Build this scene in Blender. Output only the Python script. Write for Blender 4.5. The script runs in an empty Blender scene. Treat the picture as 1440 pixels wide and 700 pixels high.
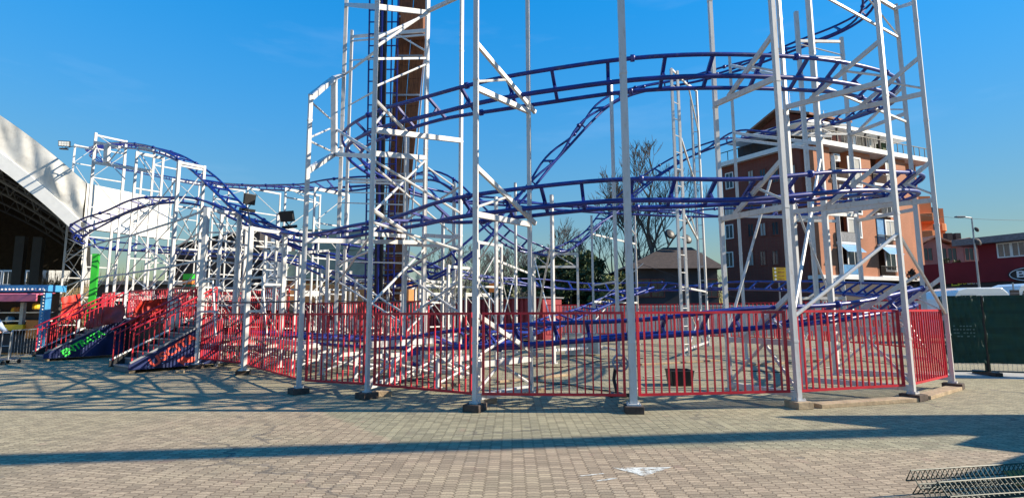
import bpy, bmesh, math, random
from mathutils import Vector, Matrix, noise
random.seed(7)
SC = bpy.context.scene
COL = SC.collection
# ------------------------------------------------------------------ camera
FPX = 740.0; EYE = 1.65; PITCH = math.atan(88/740); ROLL = math.radians(0.3)
_r0 = Vector((1, 0, 0)); FW = Vector((0, math.cos(PITCH), math.sin(PITCH))); _u0 = Vector((0, -math.sin(PITCH), math.cos(PITCH)))
RT = _r0*math.cos(ROLL) - _u0*math.sin(ROLL)
UP = _u0*math.cos(ROLL) + _r0*math.sin(ROLL)
cam_d = bpy.data.cameras.new('camera'); cam = bpy.data.objects.new('camera', cam_d); COL.objects.link(cam)
cam_d.sensor_width = 36; cam_d.lens = FPX/1440*36; cam_d.clip_end = 3000; cam_d.clip_start = 0.05
m = Matrix((( RT.x, UP.x, -FW.x, 0), (RT.y, UP.y, -FW.y, 0), (RT.z, UP.z, -FW.z, EYE), (0, 0, 0, 1)))
cam.matrix_world = m
SC.camera = cam
# ------------------------------------------------------------------ light
SUN_AZ = Vector((1.0, -0.05)).normalized(); SUN_EL = math.radians(29)
w = bpy.data.worlds.new('World'); SC.world = w; w.use_nodes = True
nt = w.node_tree; bg = nt.nodes['Background']
sky = nt.nodes.new('ShaderNodeTexSky'); sky.sky_type = 'NISHITA'; sky.sun_disc = False
sky.sun_elevation = SUN_EL; sky.sun_rotation = math.atan2(SUN_AZ.x, SUN_AZ.y)
sky.altitude = 200; sky.air_density = 1.25; sky.dust_density = 0.0; sky.ozone_density = 2.2
hs = nt.nodes.new('ShaderNodeHueSaturation'); hs.inputs['Saturation'].default_value = 1.5; hs.inputs['Value'].default_value = 1.0
nt.links.new(sky.outputs[0], hs.inputs['Color'])
# soft shoulder so the horizon on the sun's side does not burn out
bw = nt.nodes.new('ShaderNodeRGBToBW'); nt.links.new(hs.outputs[0], bw.inputs[0])
m1 = nt.nodes.new('ShaderNodeMath'); m1.operation = 'MULTIPLY_ADD'; m1.inputs[1].default_value = 0.42; m1.inputs[2].default_value = 0.40; nt.links.new(bw.outputs[0], m1.inputs[0])
dv = nt.nodes.new('ShaderNodeVectorMath'); dv.operation = 'DIVIDE'; nt.links.new(hs.outputs[0], dv.inputs[0]); nt.links.new(m1.outputs[0], dv.inputs[1])
# thin cirrus wisps
tc = nt.nodes.new('ShaderNodeTexCoord'); mp = nt.nodes.new('ShaderNodeMapping'); mp.inputs['Scale'].default_value = (2.2, 2.2, 11)
mp.inputs['Rotation'].default_value = (0.05, 0.10, 0.5)
nz = nt.nodes.new('ShaderNodeTexNoise'); nz.inputs['Scale'].default_value = 1.6; nz.inputs['Detail'].default_value = 6; nz.inputs['Roughness'].default_value = 0.55
cr = nt.nodes.new('ShaderNodeValToRGB'); cr.color_ramp.elements[0].position = 0.56; cr.color_ramp.elements[1].position = 0.85
cr.color_ramp.elements[1].color = (0.12, 0.12, 0.12, 1)
mx = nt.nodes.new('ShaderNodeMixRGB'); mx.inputs[2].default_value = (3.0, 4.0, 5.5, 1)
nt.links.new(tc.outputs['Generated'], mp.inputs[0]); nt.links.new(mp.outputs[0], nz.inputs['Vector']); nt.links.new(nz.outputs['Fac'], cr.inputs[0])
nt.links.new(cr.outputs[0], mx.inputs[0]); nt.links.new(dv.outputs[0], mx.inputs[1]); nt.links.new(mx.outputs[0], bg.inputs['Color'])
bg.inputs['Strength'].default_value = 0.122
sd = bpy.data.lights.new('sun', 'SUN'); sd.energy = 5.0; sd.angle = math.radians(0.5); sd.color = (1.0, 0.88, 0.70)
so = bpy.data.objects.new('sun', sd); COL.objects.link(so)
SUN_DIR = Vector((SUN_AZ.x*math.cos(SUN_EL), SUN_AZ.y*math.cos(SUN_EL), math.sin(SUN_EL)))
so.rotation_euler = SUN_DIR.to_track_quat('Z', 'Y').to_euler(); so.location = (40, 0, 40)
SC.view_settings.view_transform = 'Standard'; SC.view_settings.look = 'None'; SC.view_settings.gamma = 1
SC.view_settings.exposure = 0.86; SC.view_settings.use_curve_mapping = False
SC.cycles.max_bounces = 6

# ------------------------------------------------------------------ picture geometry -> real positions
CAM = Vector((0, 0, EYE))
def ray(px, py): return FW*FPX + RT*(px-720) + UP*(350-py)
def G(px, py, z=0.0):
    d = ray(px, py); return CAM + d*((z-EYE)/d.z)
def P(px, py, Y):
    d = ray(px, py); return CAM + d*(Y/d.y)
def proj(p):
    q = Vector(p)-CAM; k = q.dot(FW); return 720+FPX*q.dot(RT)/k, 350-FPX*q.dot(UP)/k
CEN = Vector((3, 18)); UA = Vector((-.8, .6)); VA = Vector((.6, .8))          # the ride's round end, its long axis, its cross axis
def L(t, o, z=0.0):
    q = CEN + UA*t + VA*o; return Vector((q.x, q.y, z))
def lane(px, py, o):
    d = ray(px, py); s = (o + CEN.dot(VA))/(d.x*VA.x + d.y*VA.y); return CAM + d*s
def ring(px, py, R, far=False):
    d = ray(px, py); h = Vector((d.x, d.y)); a = h.dot(h); b = h.dot(CEN); c = CEN.dot(CEN)-R*R
    disc = max(b*b-a*c, 0); s = (b + (1 if far else -1)*math.sqrt(disc))/a
    return CAM + d*s
def zat(x, y, py):
    lo, hi = -1.0, 60.0
    for _ in range(40):
        mid = (lo+hi)/2
        if proj((x, y, mid))[1] > py: lo = mid
        else: hi = mid
    return lo

# ------------------------------------------------------------------ materials
def new_mat(name):
    m = bpy.data.materials.new(name); m.use_nodes = True
    return m, m.node_tree, m.node_tree.nodes['Principled BSDF']
def mat(name, col, rough=0.5, metal=0.0, var=0.12, scale=3.0, dirt=None, dirt_amt=0.0, bump=0.0, bscale=30, coat=0.0, stretch=(1, 1, 1)):
    m, t, b = new_mat(name)
    b.inputs['Roughness'].default_value = rough; b.inputs['Metallic'].default_value = metal
    if coat: b.inputs['Coat Weight'].default_value = coat
    tc = t.nodes.new('ShaderNodeTexCoord'); geo = t.nodes.new('ShaderNodeNewGeometry')
    mp = t.nodes.new('ShaderNodeMapping'); mp.inputs['Scale'].default_value = stretch
    t.links.new(geo.outputs['Position'], mp.inputs[0])
    n = t.nodes.new('ShaderNodeTexNoise'); n.inputs['Scale'].default_value = scale; n.inputs['Detail'].default_value = 5
    t.links.new(mp.outputs[0], n.inputs['Vector'])
    r = t.nodes.new('ShaderNodeValToRGB')
    r.color_ramp.elements[0].position = .3; r.color_ramp.elements[1].position = .7
    r.color_ramp.elements[0].color = tuple(max(0, c*(1-var)) for c in col)+(1,)
    r.color_ramp.elements[1].color = tuple(min(1, c*(1+var)) for c in col)+(1,)
    t.links.new(n.outputs['Fac'], r.inputs[0]); out = r.outputs[0]
    if dirt:
        n2 = t.nodes.new('ShaderNodeTexNoise'); n2.inputs['Scale'].default_value = scale*2.7; n2.inputs['Detail'].default_value = 8; n2.inputs['Roughness'].default_value = .7
        t.links.new(mp.outputs[0], n2.inputs['Vector'])
        r2 = t.nodes.new('ShaderNodeValToRGB'); r2.color_ramp.elements[0].position = .52; r2.color_ramp.elements[1].position = .78
        r2.color_ramp.elements[1].color = (dirt_amt,)*3+(1,)
        t.links.new(n2.outputs['Fac'], r2.inputs[0])
        mxx = t.nodes.new('ShaderNodeMixRGB'); mxx.inputs[2].default_value = tuple(dirt)+(1,)
        t.links.new(r2.outputs[0], mxx.inputs[0]); t.links.new(out, mxx.inputs[1]); out = mxx.outputs[0]
    t.links.new(out, b.inputs['Base Color'])
    if bump:
        n3 = t.nodes.new('ShaderNodeTexNoise'); n3.inputs['Scale'].default_value = bscale
        t.links.new(geo.outputs['Position'], n3.inputs['Vector'])
        bp = t.nodes.new('ShaderNodeBump'); bp.inputs['Strength'].default_value = bump; bp.inputs['Distance'].default_value = .03
        t.links.new(n3.outputs['Fac'], bp.inputs['Height']); t.links.new(bp.outputs[0], b.inputs['Normal'])
    return m
M = {}
M['white'] = mat('white_paint', (.55, .55, .545), .42, var=.06, scale=2.0, dirt=(.34, .25, .17), dirt_amt=.8, stretch=(3, 3, .7))
M['blue'] = mat('blue_paint', (.003, .017, .20), .42, var=.25, scale=2.5, dirt=(.01, .012, .04), dirt_amt=.7, coat=.1)
M['rail'] = mat('worn_blue_rail', (.003, .017, .20), .38, var=.3, scale=3.5, dirt=(.16, .17, .24), dirt_amt=.55, coat=.1)
M['red'] = mat('red_paint', (.5, .01, .028), .42, var=.18, scale=3, dirt=(.2, .03, .02), dirt_amt=.6)
M['darkred'] = mat('dark_red_paint', (.22, .012, .022), .6, var=.2)
M['brown'] = mat('brown_boards', (.19, .07, .026), .8, var=.4, scale=5, dirt=(.03, .015, .01), dirt_amt=.7, stretch=(4, 4, .6))
M['black'] = mat('black_steel', (.012, .012, .014), .5, var=.3)
M['steel'] = mat('grey_steel', (.35, .36, .38), .4, .6, var=.15)
M['grey'] = mat('grey_plate', (.16, .17, .19), .55, .3, var=.25, scale=6)
M['navy'] = mat('navy_panel', (.012, .022, .09), .4, var=.5, scale=2)
M['wood'] = mat('timber', (.36, .27, .17), .85, var=.3, scale=6, dirt=(.09, .07, .05), dirt_amt=.6, bump=.3)
M['darkwood'] = mat('old_timber', (.07, .05, .04), .9, var=.4, scale=8, bump=.3)
M['yellow'] = mat('yellow_panel', (.75, .47, .02), .45, var=.08)
M['orange'] = mat('orange_panel', (.72, .2, .03), .5, var=.1)
M['pink'] = mat('pink_panel', (.7, .16, .25), .5, var=.15)
M['sky_blue'] = mat('light_blue_panel', (.05, .25, .5), .5, var=.2)
M['green'] = mat('green_paint', (.03, .42, .03), .5, var=.12)
M['dkgreen'] = mat('dark_green_panel', (.012, .09, .055), .6, var=.2)
M['bulb'] = mat('bulb_glass', (.8, .8, .75), .2, var=.02)
M['canvas'] = mat('canvas', (.60, .59, .55), .75, var=.10, scale=1.2, dirt=(.28, .24, .2), dirt_amt=.5, bump=.3, bscale=3)
M['liner'] = mat('hall_shade_lining', (.05, .04, .03), .9, var=.25)  # dark sheet colour standing for the shade inside the hall
M['trim'] = mat('white_trim', (.76, .76, .74), .5, var=.05)
M['glass'] = mat('window_glass', (.03, .045, .06), .08, var=.3, scale=.6)
M['curtain'] = mat('curtain', (.45, .44, .40), .8, var=.1)
M['redtarp'] = mat('red_tarp', (.56, .03, .015), .6, var=.2, scale=2, bump=.6, bscale=5)
M['bag'] = mat('white_sack', (.6, .57, .5), .8, var=.2, scale=5, bump=.8, bscale=9)
M['asphalt'] = mat('asphalt', (.06, .06, .062), .9, var=.25, scale=2)

def mixed_brick(name, c1, c2, mort, sx, sy, plane='xz'):
    m, t, b = new_mat(name); b.inputs['Roughness'].default_value = .85
    tc = t.nodes.new('ShaderNodeNewGeometry'); sp = t.nodes.new('ShaderNodeSeparateXYZ'); cb = t.nodes.new('ShaderNodeCombineXYZ')
    t.links.new(tc.outputs['Position'], sp.inputs[0])
    ad = t.nodes.new('ShaderNodeMath'); ad.operation = 'ADD'
    t.links.new(sp.outputs[0], ad.inputs[0]); t.links.new(sp.outputs[1], ad.inputs[1])
    t.links.new(ad.outputs[0], cb.inputs[0]); t.links.new(sp.outputs[2], cb.inputs[1])
    br = t.nodes.new('ShaderNodeTexBrick'); br.inputs['Scale'].default_value = 1; br.inputs['Brick Width'].default_value = sx; br.inputs['Row Height'].default_value = sy
    br.inputs['Mortar Size'].default_value = .008; br.inputs['Color1'].default_value = c1+(1,); br.inputs['Color2'].default_value = c2+(1,); br.inputs['Mortar'].default_value = mort+(1,)
    t.links.new(cb.outputs[0], br.inputs['Vector'])
    n = t.nodes.new('ShaderNodeTexNoise'); n.inputs['Scale'].default_value = .5; n.inputs['Detail'].default_value = 6
    t.links.new(tc.outputs['Position'], n.inputs['Vector'])
    mr = t.nodes.new('ShaderNodeMapRange'); mr.inputs[3].default_value = .7; mr.inputs[4].default_value = 1.25
    t.links.new(n.outputs['Fac'], mr.inputs[0])
    mu = t.nodes.new('ShaderNodeMixRGB'); mu.blend_type = 'MULTIPLY'; mu.inputs[0].default_value = 1
    t.links.new(br.outputs['Color'], mu.inputs[1]); t.links.new(mr.outputs[0], mu.inputs[2]); t.links.new(mu.outputs[0], b.inputs['Base Color'])
    return m
M['brick'] = mixed_brick('brick_shaded_tone', (.21, .05, .032), (.17, .038, .026), (.15, .08, .06), .26, .075)  # shaded-side copy of the apartment brick, shade put into its colour
M['brick_lit'] = mixed_brick('brick_sunlit_tone', (.50, .185, .085), (.45, .155, .07), (.42, .22, .14), .26, .075)  # same brick with the sunlight put into its colour
M['tiles'] = mixed_brick('wall_tiles', (.62, .64, .63), (.55, .58, .57), (.3, .3, .3), .6, .4)
M['rooftile'] = mat('roof_tiles', (.34, .17, .11), .9, var=.3, scale=3, bump=.8, bscale=12)
M['redwall'] = mat('red_render', (.2, .014, .022), .85, var=.15, scale=.6)
M['darkwall'] = mat('dark_cladding', (.04, .033, .035), .8, var=.3, scale=.7)
M['pinkwall'] = mat('pink_render', (.40, .17, .14), .9, var=.15, scale=.7)
M['orangewall'] = mat('orange_render', (.72, .22, .07), .85, var=.12, scale=.8)
M['concrete'] = mat('concrete', (.36, .36, .34), .9, var=.2, scale=2, bump=.3)
M['greenroof'] = mat('green_grey_roof', (.13, .19, .18), .7, var=.15)
M['bark'] = mat('bark', (.075, .06, .05), .95, var=.3, scale=8)
M['twig'] = mat('twigs', (.10, .085, .075), .95, var=.25, scale=4)
M['leaf'] = mat('evergreen_leaves', (.045, .07, .022), .8, var=.5, scale=1.5)
M['olive'] = mat('olive_leaves', (.12, .13, .035), .8, var=.4, scale=1.5)
M['dry'] = mat('dry_twigs', (.27, .21, .12), .9, var=.35, scale=3)
M['net'] = mat('green_netting', (.008, .045, .03), .8, var=.35, scale=1.5, stretch=(.4, .4, 5), bump=.25, bscale=6)
M['wire'] = mat('green_coated_wire', (.015, .04, .025), .5, var=.2)
M['rust'] = mat('rusty_steel', (.42, .2, .05), .9, var=.4, scale=9)
M['van'] = mat('white_van_paint', (.8, .8, .78), .25, var=.03, coat=.5)
M['text_red'] = mat('red_lettering', (.9, .10, .06), .5, var=.08)
M['text_green'] = mat('green_lettering', (.05, .75, .08), .5, var=.08)
M['text_yellow'] = mat('yellow_lettering', (.85, .72, .05), .5, var=.03)
M['text_white'] = mat('white_lettering', (.85, .85, .85), .5, var=.03)
M['text_dark'] = mat('dark_lettering', (.03, .03, .035), .5, var=.03)
M['star'] = mat('pale_stars', (.6, .65, .8), .5, var=.1)
M['skin'] = mat('skin', (.5, .3, .22), .55, var=.06, scale=12)
M['jacket'] = mat('pale_jacket', (.34, .42, .55), .8, var=.12, scale=6, bump=.4, bscale=20)
M['jeans'] = mat('dark_jeans', (.03, .035, .06), .85, var=.2, scale=8)
M['hair'] = mat('dark_hair', (.03, .02, .015), .6, var=.3, scale=20)
M['tent_stripe'] = mat('tent_cloth', (.6, .58, .5), .8, var=.06)
M['tyre'] = mat('tyre_rubber', (.02, .02, .02), .9, var=.2)

# ------------------------------------------------------------------ mesh helpers
BASE = {}
class MB:
    def __init__(s): s.v = []; s.f = []
    def add(s, vs, fs):
        k = len(s.v); s.v += [Vector(v) for v in vs]; s.f += [tuple(i+k for i in f) for f in fs]; return s
    def quad(s, a, b, c, d): return s.add([a, b, c, d], [(0, 1, 2, 3)])
    def box(s, o, ex, ey, ez):
        o = Vector(o); ex = Vector(ex); ey = Vector(ey); ez = Vector(ez)
        vs = [o, o+ex, o+ex+ey, o+ey, o+ez, o+ex+ez, o+ex+ey+ez, o+ey+ez]
        return s.add(vs, [(3, 2, 1, 0), (4, 5, 6, 7), (0, 1, 5, 4), (1, 2, 6, 5), (2, 3, 7, 6), (3, 0, 4, 7)])
    def cbox(s, c, sx, sy, sz, yaw=0):
        x = Vector((math.cos(yaw), math.sin(yaw), 0)); y = Vector((-math.sin(yaw), math.cos(yaw), 0))
        return s.box(Vector(c)-x*sx/2-y*sy/2-Vector((0, 0, sz/2)), x*sx, y*sy, Vector((0, 0, sz)))
    def bar(s, a, b, wd, ht=None, up=(0, 0, 1), side=None):
        a = Vector(a); b = Vector(b); d = (b-a).normalized(); ht = wd if ht is None else ht
        if side is not None:
            x = (Vector(side)-d*d.dot(Vector(side))).normalized()
        else:
            u = Vector(up)
            if abs(d.dot(u)) > .98: u = Vector((0, 1, 0))
            x = d.cross(u).normalized()
        y = x.cross(d).normalized()
        return s.box(a-x*wd/2-y*ht/2, x*wd, b-a, y*ht)
    def tube(s, pts, r, n=8, caps=True, taper=None):
        pts = [Vector(p) for p in pts]; k = len(s.v); prev = None
        for i, p in enumerate(pts):
            t = (pts[min(i+1, len(pts)-1)]-pts[max(i-1, 0)]).normalized()
            if prev is None:
                x = t.cross(Vector((0, 0, 1)))
                if x.length < .05: x = t.cross(Vector((0, 1, 0)))
                x.normalize()
            else:
                x = (prev-t*prev.dot(t)).normalized()
            prev = x; y = t.cross(x)
            rr = r if taper is None else r*(1+(taper-1)*i/(len(pts)-1))
            for j in range(n):
                a = 2*math.pi*j/n; s.v.append(p+(x*math.cos(a)+y*math.sin(a))*rr)
        for i in range(len(pts)-1):
            for j in range(n):
                a = k+i*n+j; b = k+i*n+(j+1) % n; s.f.append((a, b, b+n, a+n))
        if caps:
            s.f.append(tuple(k+j for j in reversed(range(n)))); s.f.append(tuple(k+(len(pts)-1)*n+j for j in range(n)))
        return s
    def prism(s, poly, off):
        poly = [Vector(p) for p in poly]; off = Vector(off); n = len(poly)
        vs = poly+[p+off for p in poly]
        fs = [tuple(reversed(range(n))), tuple(range(n, 2*n))]+[(i, (i+1) % n, n+(i+1) % n, n+i) for i in range(n)]
        return s.add(vs, fs)
    def lathe(s, c, prof, n=16, axis=(0, 0, 1)):
        ax = Vector(axis).normalized(); x = ax.cross(Vector((0, 1, 0)));
        if x.length < .1: x = ax.cross(Vector((1, 0, 0)))
        x.normalize(); y = ax.cross(x); c = Vector(c); k = len(s.v)
        for r, h in prof:
            for j in range(n):
                a = 2*math.pi*j/n; s.v.append(c+ax*h+(x*math.cos(a)+y*math.sin(a))*r)
        for i in range(len(prof)-1):
            for j in range(n):
                a = k+i*n+j; b = k+i*n+(j+1) % n; s.f.append((a, b, b+n, a+n))
        s.f.append(tuple(k+j for j in reversed(range(n)))); s.f.append(tuple(k+(len(prof)-1)*n+j for j in range(n)))
        return s
    def build(s, name, material, parent=None, smooth=False, origin=None, bevel=0.0):
        if origin is None:
            if parent is not None: org = BASE[parent]
            else:
                xs = [v.x for v in s.v]; ys = [v.y for v in s.v]; zs = [v.z for v in s.v]
                org = Vector(((min(xs)+max(xs))/2, (min(ys)+max(ys))/2, min(zs)))
        else: org = Vector(origin)
        me = bpy.data.meshes.new(name); me.from_pydata([v-org for v in s.v], [], s.f); me.update()
        bm = bmesh.new(); bm.from_mesh(me); bmesh.ops.recalc_face_normals(bm, faces=bm.faces); bm.to_mesh(me); bm.free()
        me.materials.append(M[material] if isinstance(material, str) else material)
        if smooth:
            for p in me.polygons: p.use_smooth = True
        o = bpy.data.objects.new(name, me); COL.objects.link(o)
        if parent is not None:
            o.parent = parent; o.location = org-BASE[parent]
        else: o.location = org
        BASE[o] = org
        if bevel:
            b = o.modifiers.new('bevel', 'BEVEL'); b.width = bevel; b.segments = 2; b.limit_method = 'ANGLE'
        return o
def tag(o, label=None, cat=None, group=None, kind=None):
    if label: o['label'] = label
    if cat: o['category'] = cat
    if group: o['group'] = group
    if kind: o['kind'] = kind
    return o
def empty(name, loc, label, cat, group=None):
    o = bpy.data.objects.new(name, None); COL.objects.link(o); o.location = loc; o.empty_display_size = .3
    BASE[o] = Vector(loc); return tag(o, label, cat, group)
def link_mesh(name, me, parent, loc):
    o = bpy.data.objects.new(name, me); COL.objects.link(o); o.parent = parent; o.location = Vector(loc)-BASE[parent]; BASE[o] = Vector(loc); return o
def text(name, body, material, origin, xdir, ydir, size, parent, extrude=.006, bold=0.0, align='CENTER', width=None):
    cu = bpy.data.curves.new(name, 'FONT'); cu.body = body; cu.size = size; cu.extrude = extrude; cu.align_x = align; cu.align_y = 'CENTER'; cu.offset = bold
    t = bpy.data.objects.new('tmp_text', cu); COL.objects.link(t)
    dg = bpy.context.evaluated_depsgraph_get(); me = bpy.data.meshes.new_from_object(t.evaluated_get(dg))
    bpy.data.objects.remove(t); bpy.data.curves.remove(cu)
    x = Vector(xdir).normalized(); y = Vector(ydir); y = (y-x*x.dot(y)).normalized(); z = x.cross(y)
    if width:
        xs = [v.co.x for v in me.vertices]; k = width/(max(xs)-min(xs))
        for v in me.vertices: v.co.x *= k
    R = Matrix((x, y, z)).transposed().to_4x4(); R.translation = Vector(origin)-BASE[parent]
    me.transform(R); me.materials.clear(); me.materials.append(M[material]); me.name = name
    o = bpy.data.objects.new(name, me); COL.objects.link(o); o.parent = parent; BASE[o] = BASE[parent]; return o
# ================================================================== SETTING: ground
def ground_mat():
    m, t, b = new_mat('interlocking_paving'); b.inputs['Roughness'].default_value = .92
    N = t.nodes; K = t.links
    geo = N.new('ShaderNodeNewGeometry'); sp = N.new('ShaderNodeSeparateXYZ'); K.new(geo.outputs['Position'], sp.inputs[0])
    def mth(op, a, b2=None, c=None):
        n = N.new('ShaderNodeMath'); n.operation = op
        for i, v in enumerate((a, b2, c)):
            if v is None: continue
            if isinstance(v, (int, float)): n.inputs[i].default_value = v
            else: K.new(v, n.inputs[i])
        return n.outputs[0]
    X, Y = sp.outputs[0], sp.outputs[1]
    # zig-zag edges of the blocks
    zx = mth('MULTIPLY', mth('PINGPONG', mth('ADD', Y, 100), .036), .6)
    zy = mth('MULTIPLY', mth('PINGPONG', mth('ADD', X, 100), .066), .16)
    cb = N.new('ShaderNodeCombineXYZ'); K.new(mth('ADD', Y, zy), cb.inputs[0]); K.new(mth('ADD', X, zx), cb.inputs[1])
    br = N.new('ShaderNodeTexBrick'); br.inputs['Scale'].default_value = 1; br.inputs['Brick Width'].default_value = .072; br.inputs['Row Height'].default_value = .132
    br.inputs['Mortar Size'].default_value = .006; br.inputs['Mortar Smooth'].default_value = .3
    br.inputs['Color1'].default_value = (.72, .72, .72, 1); br.inputs['Color2'].default_value = (1.2, 1.2, 1.2, 1); br.inputs['Mortar'].default_value = (.44, .42, .40, 1)
    K.new(cb.outputs[0], br.inputs['Vector'])
    # laid zones of differently tinted blocks
    def noise_(scale, det=5, rough=.5, st=(1, 1, 1)):
        mp = N.new('ShaderNodeMapping'); mp.inputs['Scale'].default_value = st; K.new(geo.outputs['Position'], mp.inputs[0])
        n = N.new('ShaderNodeTexNoise'); n.inputs['Scale'].default_value = scale; n.inputs['Detail'].default_value = det; n.inputs['Roughness'].default_value = rough
        K.new(mp.outputs[0], n.inputs['Vector']); return n.outputs['Fac']
    def ramp(f, a, b2):
        n = N.new('ShaderNodeMapRange'); n.interpolation_type = 'SMOOTHSTEP'; n.inputs[1].default_value = a; n.inputs[2].default_value = b2; K.new(f, n.inputs[0]); return n.outputs[0]
    def mix(f, c1, c2, bt='MIX'):
        n = N.new('ShaderNodeMixRGB'); n.blend_type = bt
        for i, v in ((0, f), (1, c1), (2, c2)):
            if isinstance(v, (int, float)): n.inputs[i].default_value = v
            elif isinstance(v, tuple): n.inputs[i].default_value = v+(1,)
            else: K.new(v, n.inputs[i])
        return n.outputs[0]
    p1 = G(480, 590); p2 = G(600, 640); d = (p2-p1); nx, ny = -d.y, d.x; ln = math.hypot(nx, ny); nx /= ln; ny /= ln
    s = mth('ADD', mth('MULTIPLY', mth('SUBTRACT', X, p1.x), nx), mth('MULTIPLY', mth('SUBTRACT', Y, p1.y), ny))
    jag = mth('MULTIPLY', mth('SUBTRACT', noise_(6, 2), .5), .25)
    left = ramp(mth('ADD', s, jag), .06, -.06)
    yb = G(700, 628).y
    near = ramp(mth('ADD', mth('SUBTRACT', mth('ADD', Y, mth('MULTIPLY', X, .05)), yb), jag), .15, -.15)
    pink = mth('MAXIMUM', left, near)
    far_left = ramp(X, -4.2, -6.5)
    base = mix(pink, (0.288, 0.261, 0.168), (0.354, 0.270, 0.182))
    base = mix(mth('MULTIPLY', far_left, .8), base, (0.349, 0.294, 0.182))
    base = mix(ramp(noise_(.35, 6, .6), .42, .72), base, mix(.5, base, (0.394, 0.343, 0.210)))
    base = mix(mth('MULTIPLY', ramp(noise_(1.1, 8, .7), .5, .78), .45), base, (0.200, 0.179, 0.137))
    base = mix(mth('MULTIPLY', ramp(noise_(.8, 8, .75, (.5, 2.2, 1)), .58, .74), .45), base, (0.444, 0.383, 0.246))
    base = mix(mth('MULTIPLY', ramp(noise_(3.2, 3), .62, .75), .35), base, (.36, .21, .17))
    crk = N.new('ShaderNodeTexVoronoi'); crk.feature = 'DISTANCE_TO_EDGE'; crk.inputs['Scale'].default_value = .22
    wob = N.new('ShaderNodeVectorMath'); wob.operation = 'ADD'; nv = N.new('ShaderNodeTexNoise'); nv.inputs['Scale'].default_value = 2.2; nv.inputs['Detail'].default_value = 4
    K.new(geo.outputs['Position'], nv.inputs['Vector']); K.new(geo.outputs['Position'], wob.inputs[0]); K.new(nv.outputs['Color'], wob.inputs[1]); K.new(wob.outputs[0], crk.inputs['Vector'])
    cm = mth('MULTIPLY', ramp(crk.outputs['Distance'], .012, .004), mth('MULTIPLY', ramp(noise_(.5, 2), .48, .6), .6))
    base = mix(cm, base, (.10, .09, .08))
    spot = mth('MULTIPLY', ramp(noise_(2.0, 2, .4), .70, .74), .5)
    base = mix(spot, base, (.10, .095, .085))
    vor = N.new('ShaderNodeTexNoise'); vor.inputs['Scale'].default_value = 60; K.new(geo.outputs['Position'], vor.inputs['Vector'])
    base = mix(.5, base, mix(1.0, base, mix(ramp(vor.outputs['Fac'], .3, .7), (.6, .6, .6), (1.35, 1.35, 1.35)), 'MULTIPLY'))
    fin = mix(1.0, base, br.outputs['Color'], 'MULTIPLY')
    K.new(fin, b.inputs['Base Color'])
    bp = N.new('ShaderNodeBump'); bp.inputs['Strength'].default_value = .8; bp.inputs['Distance'].default_value = .008
    K.new(mth('SUBTRACT', 1.0, br.outputs['Fac']), bp.inputs['Height']); K.new(bp.outputs[0], b.inputs['Normal'])
    return m
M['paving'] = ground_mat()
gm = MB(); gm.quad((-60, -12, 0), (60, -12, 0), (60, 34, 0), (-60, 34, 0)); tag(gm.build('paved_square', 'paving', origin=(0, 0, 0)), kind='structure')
gm = MB(); gm.quad((-900, -200, -.02), (900, -200, -.02), (900, 1400, -.02), (-900, 1400, -.02)); tag(gm.build('ground', 'asphalt', origin=(0, 0, -.02)), kind='structure')
# worn painted arrow on the paving
def worn_mat():
    m, t, b = new_mat('worn_road_paint'); N = t.nodes; K = t.links; b.inputs['Roughness'].default_value = .8; b.inputs['Base Color'].default_value = (.66, .66, .6, 1)
    geo = N.new('ShaderNodeNewGeometry'); n = N.new('ShaderNodeTexNoise'); n.inputs['Scale'].default_value = 9; n.inputs['Detail'].default_value = 6; n.inputs['Roughness'].default_value = .7
    K.new(geo.outputs['Position'], n.inputs['Vector']); r = N.new('ShaderNodeMapRange'); r.inputs[1].default_value = .40; r.inputs[2].default_value = .56; K.new(n.outputs['Fac'], r.inputs[0])
    tr = N.new('ShaderNodeBsdfTransparent'); ms = N.new('ShaderNodeMixShader'); K.new(r.outputs[0], ms.inputs[0]); K.new(tr.outputs[0], ms.inputs[1]); K.new(b.outputs[0], ms.inputs[2]); K.new(ms.outputs[0], N['Material Output'].inputs[0])
    return m
M['roadpaint'] = worn_mat()
am = MB(); pts = [G(x, y, .004) for x, y in ((862, 657), (945, 656), (906, 669))]; am.add(pts, [(0, 1, 2)])

for q4 in (((815, 668), (848, 664.5), (850, 665.5), (817, 669)), ((838, 675), (866, 670.5), (870, 672), (842, 676))): am.add([G(x, y, .004) for x, y in q4], [(0, 1, 2, 3)])
tag(am.build('painted_arrow', 'roadpaint'), kind='structure')
# strip of bare dusty concrete along the far netting
km = MB(); a = G(1335, 531, .004); b_ = G(1480, 534, .004); km.add([a, b_, b_+Vector((2, 1.6, 0)), a+Vector((.3, 1.5, 0))], [(0, 1, 2, 3)]); tag(km.build('concrete_strip', 'concrete'), kind='structure')

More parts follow.
